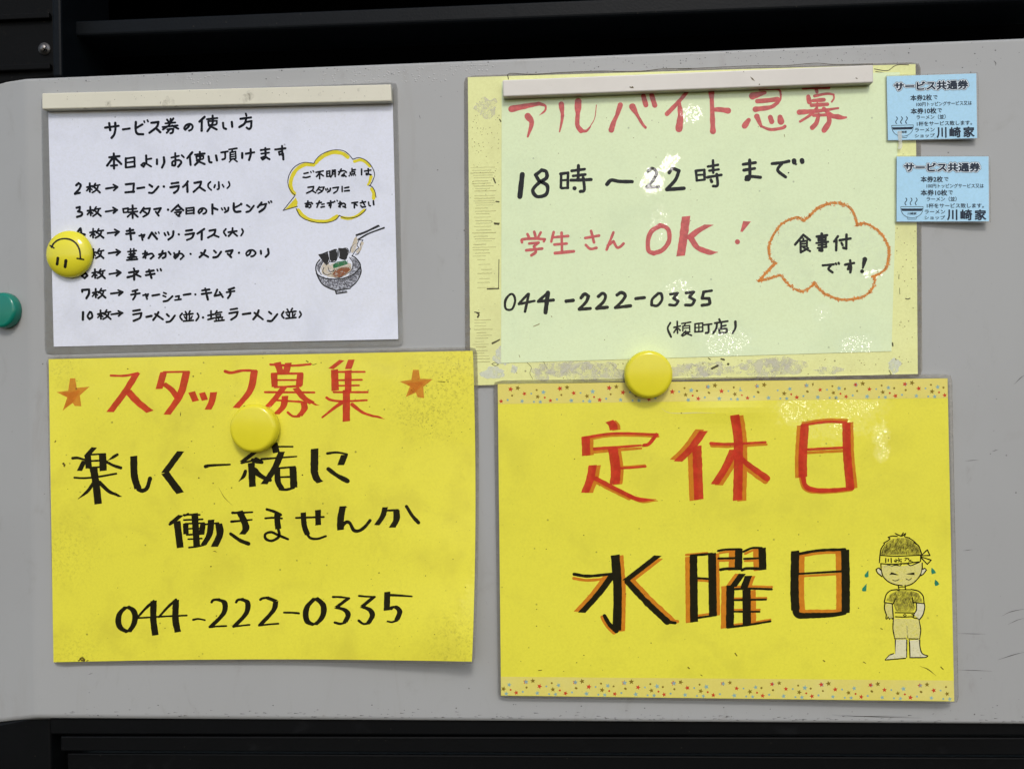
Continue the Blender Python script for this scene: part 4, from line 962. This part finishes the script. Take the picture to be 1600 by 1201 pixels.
for _ in range(60): smud.disc(rnd.uniform(790, 1390), rnd.uniform(170, 550), rnd.choice((0.4, 0.5, 0.8)), 0, 6, rnd.uniform(.5, 1))
smud.build('dirt_marks', BROWN_L, green)['kind'] = 'stuff'

# ------------------------------------------------------------------ right yellow notice (closed on Wednesdays)
def hR(x, y):
    u, v = (x - 778) / 710, (y - 595) / 500
    return 0.0019 + 0.0042 * ramp(v, 0.45, 1.0) * (0.55 + 0.45 * ramp(u, 0.2, 1.0)) + 0.0012 * ramp(u, 0.6, 1.0) + 0.0008 * math.exp(-((x - 1130) / 60) ** 2 - ((y - 640) / 18) ** 2)
ryel = make_root('notice', 1135, 1093, 'yellow sheet with star-patterned tape along both edges and a pen drawing of a bowing cook', 'notice')
RL = Vector(ryel.location)
def rpos(px, py): return tuple(at(px, py, hR(px, py)) - RL)
def rd(px, py, rad, wr, tilt=0.0, sq=1.0, rot=0.0): return dent(Vector(rpos(px, py)), RL, rad, wr, tilt, sq, rot)
RGLARE = [rd(1300, 636, 0.026, 1.15, 0.38, 1.5), rd(1376, 678, 0.0095, 1.2, 0.66, 0.75), rd(1378, 707, 0.007, 1.2, 0.6), rd(1340, 628, 0.010, 1.15, 0.55, 1.3), rd(1318, 662, 0.0055, 1.1, 0.7), rd(1240, 640, 0.012, 0.9, 0.4)]
RC = ((777.7, 600), (1480.5, 591), (1491, 1095), (782.8, 1086))
RY_PAPER = paper('bright_yellow_paper', (0.825, 0.77, 0.062, 1), (0.56, 0.51, 0.05, 1), 0.34, 0.7, glare=RGLARE, fibre=0.03, speck_keep=0.3, loc=(4, 9, 1))
sheet('paper', RC, hR, RY_PAPER, ryel, 80, 60)
pouch(((771, 594), (1487.5, 584), (1498, 1098.5), (779, 1090)), RC, hR, FILM, ryel, 8, 0.0007)
TAPE = paper('washi_tape', (0.76, 0.67, 0.15, 1), (0.76, 0.70, 0.26, 1), 0.5, 0.25, fibre=0.02, speck_keep=0.1)
T_OL = ink('washi_olive', (0.24, 0.17, 0.022, 1), 0.9, 0.2, 0.5)
T_RD = ink('washi_red', (0.55, 0.06, 0.025, 1), 0.95, 0.2, 0.5)
T_BL = ink('washi_blue', (0.26, 0.44, 0.42, 1), 0.85, 0.3, 0.5)
T_PA = ink('washi_pale', (0.74, 0.68, 0.36, 1), 0.3, 0.3, 0.5)
def tape(tl, tr, br, bl, x_first, seed):
    mb = MB(hR, 0.00006)
    nx, ny = 70, 4
    ids = [[mb.pt(*bil((tl, tr, br, bl), i / nx, j / ny), 0.0) for i in range(nx + 1)] for j in range(ny + 1)]
    for v in mb.v: v.y -= 0.00006
    for j in range(ny):
        for i in range(nx): mb.face((ids[j][i], ids[j + 1][i], ids[j + 1][i + 1], ids[j][i + 1]), 0)
    W = tr[0] - tl[0]; Hh = bl[1] - tl[1]
    pat = [(0, 0, 's', 1, 3.4), (10.3, 9, 's', 2, 3.4), (29.5, 3.5, 'd', 1, 1.6), (31, 14, 's', 1, 3.2), (49, 8, 'd', 1, 1.7), (40, 7, 's', 3, 3.4), (42, 15.5, 'd', 2, 1.6), (6.5, 20.5, 's', 3, 3.2), (25, 21.7, 'd', 3, 1.6), (65.7, 1.7, 's', 2, 3.4),
           (67, 11.2, 'd', 1, 1.7), (61, 18.5, 'd', 3, 1.7), (66.5, -0.5, 'd', 4, 3.4), (-10.5, 1.8, 's', 3, 3.2), (-9, 11.7, 'd', 1, 1.6), (16, 15, 'd', 4, 4.5), (55, 17, 'd', 4, 4.0), (21, 9, 'd', 3, 1.5), (35, 22, 's', 3, 3.0), (50, 1.5, 'd', 4, 3.8), (3.5, 11, 'd', 4, 4.2), (50.7, 20.2, 's', 2, 3.2)]
    r2 = random.Random(seed)
    x = x_first - 77
    while x < W + 20:
        for (dx, dy, kind, mi, r) in pat:
            px, py = x + dx, 6.0 + dy * (Hh - 8) / 22.5
            if not (2.5 < px < W - 2.5 and 1.5 < py < Hh - 1.5): continue
            q = bil((tl, tr, br, bl), px / W, py / Hh)
            if mi == 4 or (mi == 1 and kind == 'd' and r2.random() < 0.3): continue
            if kind == 's': mb.star(q[0], q[1], 1.22 * r * r2.uniform(0.9, 1.1), mi, r2.uniform(-0.4, 0.4))
            else: mb.disc(q[0], q[1], r, mi, 10)
        x += 77
    o = mb.build('washi_tape', [TAPE, T_OL, T_RD, T_BL, T_PA], ryel)
tape((777.9, 600.4), (1480.3, 591.4), (1480.9, 621.5), (778.3, 631), 31, 1)
tape((782.4, 1056.5), (1490.2, 1062.5), (1490.8, 1094.4), (783, 1085.4), 50, 2)
ro = MB(hR, off - 0.00002); ro2 = MB(hR, off - 0.00002); rr = MB(hR, off + 0.00006); rk = MB(hR, off + 0.00006)
R1, R2, R3, R4 = (760, 570, 4), (1140, 570, 4), (760, 820, 4), (1140, 820, 4)
strokes(rr, R1, '''c38 o17,3 768,350 790,375 796,405 | c38 o22,0 620,445 624,565 | 18>15 o4,12 608,455 800,428 1070,434 | 26>18 o-6,4 1062,436 1020,490 985,500 | 22>14 o2,18 675,524 800,515 965,502 | c48 o18,2 790,518 808,650 802,745 | 13 o-4,-8 822,645 900,642 995,634 | c38 o24,2 665,625 648,715 616,797 | 30>26 o-8,12 685,710 790,765 900,820 | 26t o10,8 890,816 960,840 1060,840
 | c44 o-24,-10 1358,412 1280,520 1197,602 | c44 o-30,6 1315,505 1328,840 | 20>14 o6,14 1403,490 1520,494 1745,482 | c44 o26,5 1552,312 1575,500 1570,845 | c40 o24,6 1545,528 1500,630 1428,745''', 18, 0, ro, 0, tmin=14)
strokes(rr, R2, '''30>40 o-12,16 48,562 120,625 235,708 | c40 o-22,4 470,372 458,560 458,700 | 34>22 o-8,8 458,690 475,755 530,780 640,782 770,770 | 16 o4,-14 452,376 600,356 728,358 | c38 o18,-4 730,362 735,560 755,775 | 17 o2,20 457,530 600,522 745,515''', 18, 0, ro, 0, tmin=14)
strokes(rk, R3, '''c42 o24,4 805,186 820,400 816,660 | 30>24 o-14,8 812,660 770,620 738,566 | 20>16 o-2,26 548,306 640,318 800,302 | c38 o-26,-6 788,312 700,430 595,546 | c38 o10,18 1072,190 980,262 872,345 | 36>40 o30,-6 880,352 1000,480 1130,602 | 20 o14,-8 1120,602 1180,610 | c36 o-28,4 1294,192 1298,605 | 15 o-30,-4 1278,190 1410,178 | c38 o20,2 1410,175 1416,563 | 14 o4,14 1315,330 1400,336 | 13 o0,-14 1310,580 1435,562
 | 14 o10,14 1448,160 1500,152 1590,150 | 14 o4,14 1450,208 1580,205 | 18 1462,278 1500,272 1585,272''', 18, 0, ro2, 0, tmin=12)
strokes(rk, R4, '''c36 o-38,4 58,150 55,278 | 14 o8,14 88,165 140,143 200,142 | 13 o4,14 90,210 195,206 | 18 78,280 110,270 200,272 | c34 o-34,4 203,142 208,280 | c34 o-24,0 80,303 20,385 | c38 o-32,4 5,375 2,640 | c34 o20,2 118,316 90,392 | c40 o32,4 106,402 108,622 | 14 o0,-14 -10,402 120,396 264,400 | 13 o2,-10 -5,468 228,464 | 12 o2,-12 -5,540 187,540 | 16>13 o0,-10 -12,638 120,622 255,600
 | c40 o34,8 410,160 406,400 412,530 | 42>24 o18,-20 410,520 430,562 520,564 640,560 720,548 | 18 o2,16 430,180 560,158 720,152 | c40 o-34,6 722,155 726,350 726,550 | 14 o2,16 430,304 700,288''', 18, 0, ro2, 0, tmin=12)
ro.build('orange_outline', O_ON_Y, ryel); ro2.build('orange_outline', O_ON_Y, ryel); rr.build('red_writing', R_ON_Y, ryel); rk.build('black_writing', K_ON_Y, ryel)
# the bowing cook
C1, C2 = (1330, 820, 10), (1330, 920, 10)
ck = MB(hR, off)
WH = crayon('white_pencil', (0.80, 0.75, 0.30, 1), 0.15, 0.55, 0.6, 500)
WH2 = crayon('white_pencil_thick', (0.78, 0.75, 0.48, 1), 0.05, 0.5, 0.85, 500)
OLV = crayon('olive_pencil', (0.27, 0.24, 0.03, 1), 0.2, 0.65, 0.62, 420)
OLL = ink('olive_pencil_line', (0.10, 0.09, 0.015, 1), 0.65, 0.3, 0.4)
TEAL = ink('green_drop', (0.022, 0.20, 0.115, 1), 0.95, 0.4, 0.5)
hairp = vv(C1, [(455, 465), (490, 370), (550, 275), (640, 215), (760, 195), (880, 205), (980, 265), (1060, 350), (1095, 460)])
shirt = vv(C2, [(545, 175), (600, 85), (700, 28), (800, 25), (940, 20), (1050, 60), (1115, 190), (975, 205), (1000, 280), (970, 350), (700, 345), (670, 260), (660, 210)])
ck.poly(hairp, 3); ck.poly(shirt, 3)
ck.poly(vv(C1, [(475, 620), (780, 640), (1100, 590), (1100, 700), (1060, 810), (960, 905), (850, 945), (800, 940), (680, 920), (580, 875), (505, 800), (480, 710)]), 1)
ck.poly(vv(C1, [(405, 690), (430, 678), (465, 710), (478, 790), (420, 745)]), 2); ck.poly(vv(C1, [(1110, 700), (1150, 682), (1168, 700), (1130, 755), (1092, 780)]), 2)
ck.poly(vv(C2, [(540, 215), (640, 235), (655, 440), (600, 455), (560, 400), (528, 300)]), 1); ck.poly(vv(C2, [(1025, 222), (1130, 210), (1145, 280), (1118, 395), (1060, 470), (985, 400), (1018, 320)]), 2)
ck.poly(vv(C2, [(665, 455), (1055, 470), (1080, 640), (1065, 765), (885, 765), (870, 700), (860, 765), (685, 765), (660, 620)]), 1)
ck.poly(vv(C2, [(700, 785), (860, 785), (860, 1065), (540, 1095), (600, 1035), (690, 1005)]), 2); ck.poly(vv(C2, [(915, 800), (1065, 785), (1075, 900), (1110, 1000), (1190, 1040), (1150, 1060), (925, 1062)]), 2)
for P in (hairp, shirt):                                  # scribbled pencil
    xs = [p[0] for p in P]; ys = [p[1] for p in P]
    def inside(x, y):
        c = False
        for i in range(len(P)):
            a, b = P[i], P[i - 1]
            if (a[1] > y) != (b[1] > y) and x < (b[0] - a[0]) * (y - a[1]) / (b[1] - a[1]) + a[0]: c = not c
        return c
    n = 0
    while n < (280 if P is hairp else 150):
        x, y = rnd.uniform(min(xs), max(xs)), rnd.uniform(min(ys), max(ys))
        l = rnd.uniform(2.0, 5.0); dx_ = l * rnd.uniform(0.15, 0.6)
        if P is hairp and rnd.random() > 0.35 + 0.8 * (y - min(ys)) / (max(ys) - min(ys)): continue
        if inside(x, y) and inside(x + dx_, y - l):
            ck.brush([(x, y), (x + dx_, y - l)], rnd.uniform(0.3, 0.6), None, 4, 'b'); n += 1
strokes(ck, C1, '''448,470 470,370 522,290 | 510,278 560,250 605,218 | 605,210 580,190 640,170 720,175 | 17 690,130 740,155 785,172 | 780,170 815,120 | 800,168 850,130 | 850,132 833,180 | 850,187 915,200 | 16 910,205 980,250 1030,300 | 980,270 1055,325 1092,425 1100,462 | 450,470 700,484 1080,467 | 450,470 440,587 | 465,600 620,610 900,592 1070,570 | 1085,470 1085,562
 | 1090,478 1190,385 | 1190,385 1230,472 | 1230,472 1100,476 | 1095,495 1250,545 | 1250,545 1190,610 1095,510 | 540,520 540,582 | 580,530 580,567 | 624,515 626,585 | 15 675,550 685,572 720,548 | 15 700,530 702,575 | 13 720,548 785,532 | 13 742,512 752,560 735,575 | 13 745,560 785,560 778,585 | 13 840,512 900,522 | 13 862,525 840,556 | 14 885,525 925,560 960,572 | 13 935,542 900,575
 | 20 520,655 590,622 625,640 700,622 760,640 | 15 760,640 785,610 | 18 815,602 880,602 925,632 1000,605 1062,580 | 463,600 470,700 500,800 580,880 680,925 800,945 | 1110,590 1105,700 1060,810 960,910 850,952 | 480,802 410,742 388,692 430,670 468,705 | 1110,690 1150,675 1176,700 1130,760 1085,790 | 12 650,855 690,870 748,848 | 12 855,835 900,856 942,830 | 735,945 750,1012 | 842,940 850,1002 | 13 740,968 845,963 | 720,1012 750,1022 | 16 750,1007 930,1007''', 18)
ck.poly(vv(C1, [(592, 775), (628, 735), (650, 740), (735, 772), (720, 780), (640, 772)])); ck.poly(vv(C1, [(858, 765), (880, 755), (988, 736), (990, 778), (950, 776)]))
strokes(ck, C2, '''720,5 620,20 550,80 518,195 | 940,2 1050,30 1120,100 1138,195 | 520,207 655,227 | 655,227 697,143 | 955,130 968,215 | 970,205 1130,222 | 528,215 520,300 552,405 | 642,240 660,462 | 1137,205 1150,280 1120,400 1062,482 | 1020,225 1020,320 980,392 | 550,402 543,455 560,462 578,430 600,466 625,435 645,462 660,445 | 950,392 985,410 960,432 995,452 1015,450 1062,472
 | 690,365 975,370 | 690,430 820,434 950,428 | 12 862,407 840,428 817,407 840,387 862,407 | 660,450 653,620 682,772 | 16 870,570 885,762 | 1060,482 1086,640 1068,772 | 682,772 857,768 | 905,774 1042,776 | 690,790 697,1000 | 870,790 864,1062 | 660,1005 600,1030 533,1102 | 535,1104 700,1090 847,1078 | 910,800 920,1068 | 920,1068 1150,1065 1197,1040 1110,1002 1075,900 1070,792''', 18)
for P in ([(270, 703), (272, 805), (240, 816), (212, 808), (212, 772)], [(242, 910), (236, 1030), (190, 1034), (168, 1020), (176, 985)], [(1256, 663), (1300, 700), (1327, 745), (1300, 755), (1258, 768), (1250, 720)], [(1312, 850), (1352, 880), (1378, 920), (1345, 945), (1312, 952), (1302, 905)]):
    ck.poly(vv(C1, P), 5)
ck.build('cook_drawing', [K_ON_Y, WH, WH2, OLV, OLL, TEAL], ryel)
cr = MB(hR, off)
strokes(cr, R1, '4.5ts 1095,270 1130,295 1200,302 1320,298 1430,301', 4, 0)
strokes(cr, R3, '5 325,908 345,905 | 7 1260,888 1268,895 | 5 1340,935 1348,940 | 5 215,850 | 6 265,765', 5, 1)
strokes(cr, R4, '7 35,800 45,815 | 6 585,845 595,850 | 6 1320,885 1335,900 | 5 945,645 955,650 | 5 838,855 850,862 | 6ts 1190,880 1240,900 1290,940', 5, 1)
for _ in range(110): cr.disc(rnd.uniform(785, 1478), rnd.uniform(635, 1055), rnd.choice((0.4, 0.5, 0.7, 1.0)), 1, 7, rnd.uniform(.5, 1))
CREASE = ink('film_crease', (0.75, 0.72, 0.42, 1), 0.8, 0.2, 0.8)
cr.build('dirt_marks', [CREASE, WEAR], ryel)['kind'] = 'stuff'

# ------------------------------------------------------------------ blue tickets
T_BLUE = paper('blue_ticket_paper', (0.39, 0.68, 0.88, 1), (0.31, 0.56, 0.76, 1), 0.30, 0.4, fibre=0.03, speck_keep=0.15, loc=(1, 1, 6))
NAVY = ink('ticket_print', (0.012, 0.022, 0.040, 1), 1, 0.15, 0.5)
NAVY2 = ink('ticket_outline', (0.02, 0.033, 0.055, 1), 1, 0.15, 0.5)
LIGHT = ink('ticket_halo', (0.74, 0.84, 0.90, 1), 1, 0.1, 0.5)
_fc = {}
def glyphs(txt, bold):
    k = (txt, bold)
    if k not in _fc:
        c = bpy.data.curves.new('lettering', 'FONT'); c.body = txt; c.offset = bold; c.resolution_u = 3
        o = bpy.data.objects.new('lettering', c); COL.objects.link(o)
        me = bpy.data.meshes.new_from_object(o.evaluated_get(bpy.context.evaluated_depsgraph_get()))
        _fc[k] = ([(v.co.x, v.co.y) for v in me.vertices], [tuple(p.vertices) for p in me.polygons])
        bpy.data.objects.remove(o); bpy.data.curves.remove(c); bpy.data.meshes.remove(me)
    return _fc[k]
def print_text(mb, quad, txt, u0, v0, u1, v1, bold=0.0, mi=0, o=None):
    """lettering fitted into a box of the ticket; bold = how far the strokes are thickened, in ems"""
    vs, fs = glyphs(txt, 0.0); rv = vs
    xs = [v[0] for v in rv]; ys = [v[1] for v in rv]
    ax, bx, ay, by = min(xs), max(xs), min(ys), max(ys)
    o = mb.lift() if o is None else o
    sx = (u1 - u0) / (bx - ax); sy = (v1 - v0) / (by - ay)
    n = 0 if bold <= 0 else (8 if bold < 0.05 else 20)
    rings = [(0.0, 0.0)] + [(q * bold * math.cos(2 * math.pi * k / n), q * bold * math.sin(2 * math.pi * k / n)) for q in ((1.0,) if bold < 0.05 else (0.5, 1.0)) for k in range(n)]
    for c, (ox, oy) in enumerate(rings):
        ids = []
        for x, y in vs:
            u = u0 + sx * (x + ox - ax); v = v1 - sy * (y + oy - ay)
            ids.append(mb.pt(*bil(quad, u, v), o + c * 0.0000006))
        for f in fs: mb.face(tuple(ids[i] for i in f), mi)
def ticket(quad, film, h, label, mark):
    hf = lambda x, y: h(x, y)
    base = bil(quad, 0.5, 1.0)
    root = empty('ticket', at(base[0], base[1], 0), label, 'ticket', 'blue service tickets overlapping the green notice')
    sheet('paper', quad, hf, T_BLUE, root, 12, 10, 0.0004)
    pouch(film, quad, hf, FILM, root, 2.5, 0.0005)
    mb = MB(hf, 0.00006)
    T = 'サービス共通券'
    print_text(mb, quad, T, .085, .10, .905, .232, 0.150, 1, 0.00006)
    print_text(mb, quad, T, .085, .10, .905, .232, 0.112, 2, 0.00010)
    print_text(mb, quad, T, .085, .10, .905, .232, 0.048, 0, 0.00014)
    for txt, u0, v0, u1, v1, b in (('本券2枚', .262, .305, .500, .395, .03), ('で', .515, .320, .562, .378, .02), ('100円トッピングサービス又は', .325, .420, .945, .485, .020), ('本券10枚', .262, .512, .548, .602, .03), ('で', .562, .525, .608, .585, .02),
                                  ('ラーメン（並）', .325, .620, .650, .690, .018), ('1杯をサービス致します。', .328, .722, .945, .792, .018), ('ラーメン', .305, .822, .525, .882, .018), ('ショップ', .302, .912, .525, .970, .018)):
        print_text(mb, quad, txt, u0, v0, u1, v1, b)
    for txt, u0, u1 in (('川', .550, .655), ('崎', .695, .815), ('家', .850, .968)):
        print_text(mb, quad, txt, u0, .822, u1, .978, .034)
    mb.build('print', [NAVY, NAVY2, LIGHT], root)
    d = MB(hf, 0.00006)
    q = lambda pts: [bil(quad, a, b) for a, b in pts]
    d.brush(q([(.045 + .243 * i / 20, .772) for i in range(21)]), 0.8)
    d.poly(q([(.047, .80), (.286, .80), (.272, .838), (.060, .838)]))
    arc = [(.166 + .121 * math.cos(math.pi * i / 24), .772 + .172 * math.sin(math.pi * i / 24) ** 0.8) for i in range(25)]
    d.brush(q(arc), 0.75)
    d.brush(q([(.115, .935), (.120, .965), (.212, .965), (.217, .935)]), 0.75)
    for k in range(3):
        x = .10 + .056 * k
        d.brush(q([(x + .010 * math.sin(2 * math.pi * i / 14), .640 + .105 * i / 14) for i in range(15)]), 1.3, None, 0, '')
    print_text(d, quad, '川崎家', .118, .858, .215, .897, .02)
    d.build('bowl_emblem', NAVY, root)
    if mark:
        t_ = MB(hf, 0.0003)
        t_.poly(mark, 0)
        t_.build('clear_tape', RES1, root)
    return root
ticket(((1385.5, 119.5), (1525.3, 115), (1526.8, 216), (1387.5, 219.3)), ((1384, 117.5), (1528.5, 113), (1530, 217.5), (1386, 221)), lambda x, y: 0.0021 + 0.0016 * ramp(x, 1430, 1528), 'upper blue printed ticket with a bowl emblem, beside the right end of the cream bar',
       [(1402, 205), (1409, 205), (1410, 228), (1408, 234), (1403, 233), (1404, 222)])
ticket(((1401.2, 244.8), (1544.6, 244.6), (1545.2, 345.8), (1401, 346.2)), ((1399.5, 243), (1547, 243), (1548.5, 348.5), (1399.5, 348)), lambda x, y: 0.0023 + 0.0022 * ramp(x, 1430, 1546) * (0.5 + 0.5 * ramp(y, 250, 346)), 'lower blue printed ticket with a bowl emblem, right above the orange crayon bubble', None)

# ------------------------------------------------------------------ magnetic bars
def bar(corners, h0, th, mat, label):
    b = [at(x, y, h0 + th) for x, y in corners]
    base = (b[2] + b[3]) / 2; base.y = -h0
    me = bpy.data.meshes.new('magnetic_bar')
    vs = [p - base for p in b] + [Vector((p.x, -h0, p.z)) - base for p in b]
    me.from_pydata([tuple(v) for v in vs], [], [(3, 2, 1, 0), (4, 5, 6, 7)] + [(i, (i + 1) % 4, 4 + (i + 1) % 4, 4 + i) for i in range(4)])
    me.materials.append(mat)
    bm = bmesh.new(); bm.from_mesh(me); bmesh.ops.recalc_face_normals(bm, faces=bm.faces)
    bmesh.ops.bevel(bm, geom=list(bm.edges), offset=0.0009, segments=3, profile=0.5, affect='EDGES'); bm.to_mesh(me); bm.free()
    o = bpy.data.objects.new('magnetic_bar', me); COL.objects.link(o); o.location = base
    return tag(o, label, 'magnet', 'long magnetic bars clamping the notices')
CREAM = plastic('cream_plastic', (0.68, 0.66, 0.53, 1), 0.36, 0.12, 0.28, 45, 0.00002, (0.30, 0.27, 0.20, 1))
BEIGE = plastic('beige_plastic', (0.66, 0.635, 0.575, 1), 0.36, 0.12, 0.25, 45, 0.00002, (0.30, 0.26, 0.20, 1))
ba = bar(((65, 145.5), (610.7, 131.5), (612, 158.3), (65.2, 171)), 0.0011, 0.0050, CREAM, 'cream magnetic bar across the top of the white sheet')
bb = bar(((785, 125), (1364.8, 101.3), (1365, 129.3), (786, 151.3)), 0.0014, 0.0052, BEIGE, 'beige smudged magnetic bar across the top of the pale green sheet')
bm_ = MB(lambda x, y: 0.0066, 0.00006)
strokes(bm_, (720, 90, 40 / 9), '8 1175,205 1185,210 1195,206 | 5 1190,203 1198,212', 6)
strokes(bm_, (1060, 90, 40 / 9), '10ts 500,135 515,150 530,165 | 9 563,187 | 4 452,98 455,102 | 8ts 1230,140 1245,150', 6)
sm = bm_.build('smudges', WEAR, None, Vector((0, 0, 0))); sm.parent = bb; sm.location = -Vector(bb.location); sm['kind'] = 'stuff'

bn_ = MB(lambda x, y: 0.0061, 0.00006)
for px, py, q in ((262, 158, 1), (258, 163, 1), (268, 160, 1), (171, 163, 0.7), (167, 161, 0.7), (386, 152, 1.2), (392, 148, 1.3), (382, 155, 1), (500, 148, 0.6), (560, 140, 0.5)):
    bn_.poly(torn(18, px, py, 4.5 * q, 6.5 * q, 0.3, px), 0)
for _ in range(40): bn_.disc(rnd.uniform(70, 605), rnd.uniform(141, 157), rnd.choice((0.3, 0.4, 0.6)), 1, 6)
strokes(bn_, (60, 120, 16 / 3), '5ts 370,266 390,264 410,267 | 5ts 1130,250 1150,246 1170,250 | 3ts 1020,205 1015,230', 5, 1)
bs = bn_.build('smudges', [crayon('finger_grime', (0.20, 0.18, 0.13, 1), 0.3, 0.9, 0.28, 200), WEAR], None, Vector((0, 0, 0))); bs.parent = ba; bs.location = -Vector(ba.location); bs['kind'] = 'stuff'

# ------------------------------------------------------------------ round magnets
MAG_Y = plastic('yellow_plastic', (0.77, 0.69, 0.028, 1), 0.14, 0.12, 0.30, 70, 0.00001, (0.40, 0.33, 0.03, 1))
MAG_S = plastic('smiley_yellow_plastic', (0.78, 0.71, 0.032, 1), 0.10, 0.04, 0.06, 70)
MAG_G = plastic('green_plastic', (0.008, 0.20, 0.14, 1), 0.2, 0.1, 0.15, 70)
def button(cx, cy, rpx, h0, H, mat, label, name='round_magnet', dome=False):
    ctr = at(cx, cy, h0 + H * 0.55); R = abs(at(cx + rpx, cy, h0 + H * 0.55).x - ctr.x)
    base = Vector((ctr.x, -h0, ctr.z))
    if dome: prof = [(R * 0.92, 0), (R * 0.985, 0.0006), (R, 0.0016)] + [(R * math.cos(a), 0.0016 + (H - 0.0016) * math.sin(a)) for a in [math.pi / 2 * k / 14 for k in range(1, 14)]] + [(R * 0.03, H)]
    else: prof = [(R * 0.93, 0), (R * 0.97, 0.0006)] + [(R * 0.985 + R * 0.015 * math.sin(math.pi * k / 3), H * 0.2 + H * 0.38 * k / 3) for k in range(4)] + [(R * 0.80 + R * 0.185 * math.cos(a), H * 0.60 + H * 0.33 * math.sin(a)) for a in [math.pi / 2 * k / 8 for k in range(1, 9)]] + [(R * (0.8 - 0.1 * k), H * (0.93 + 0.07 * (1 - ((0.8 - 0.1 * k) / 0.8) ** 2))) for k in range(1, 8)] + [(R * 0.02, H)]
    vs, fs = [], []; seg = 64
    for r, h in prof:
        for i in range(seg):
            a = 2 * math.pi * i / seg
            vs.append((r * math.cos(a), -h, r * math.sin(a)))
    for j in range(len(prof) - 1):
        for i in range(seg): fs.append((j * seg + i, j * seg + (i + 1) % seg, (j + 1) * seg + (i + 1) % seg, (j + 1) * seg + i))
    fs.append(tuple((len(prof) - 1) * seg + i for i in range(seg)))
    me = bpy.data.meshes.new(name); me.from_pydata(vs, [], fs); me.materials.append(mat)
    for f in me.polygons: f.use_smooth = True
    o = bpy.data.objects.new(name, me); COL.objects.link(o); o.location = base
    tag(o, label, 'magnet', 'round magnets holding the notices')
    return o, base, R
button(397.5, 669, 37.6, 0.0018, 0.0095, MAG_Y, 'plain yellow round magnet over the red heading of the sheet with orange stars')
button(1013, 585, 38.2, 0.0022, 0.0095, MAG_Y, 'plain yellow round magnet where the pale green sheet meets the star-patterned tape')
button(0.5, 484, 27.3, 0.0 - (0.0), 0.0075, MAG_G, 'green round magnet alone on bare grey paint, cut off by the left picture edge')
for o in COL.objects:
    if o.name.startswith('round_magnet') and 'alone on bare' in o.get('label', ''):
        o.location.y = abs(XL - o.location.x) * TILT + 0.0002
        o.rotation_euler = (0, 0, -math.atan(TILT))
sm_o, sm_b, sm_R = button(104.6, 396.3, 36.0, 0.0009, 0.0085, MAG_S, 'yellow smiley-face round magnet stuck upside down on the left edge of the white sheet', dome=True)
def hs(px, py):
    h = 0.006
    for _ in range(4):
        p = at(px, py, h); r = min(0.98, math.hypot(p.x - sm_b.x, p.z - sm_b.z) / sm_R)
        h = 0.0009 + 0.0016 + (0.0085 - 0.0016) * math.sqrt(1 - r * r)
    return h
fc = MB(hs, 0.00008)
strokes(fc, (0, 100, 2.4), '6.5 193,687 202,672 218,660 240,655 265,659 285,673 298,697 302,731 | 6 188,681 202,690 | 6 289,729 313,733 | 11 217,728 214,750 | 11 247,737 244,760', 5)
fo = fc.build('smile_print', THIN, None, Vector((0, 0, 0))); fo.parent = sm_o; fo.location = -Vector(sm_o.location)
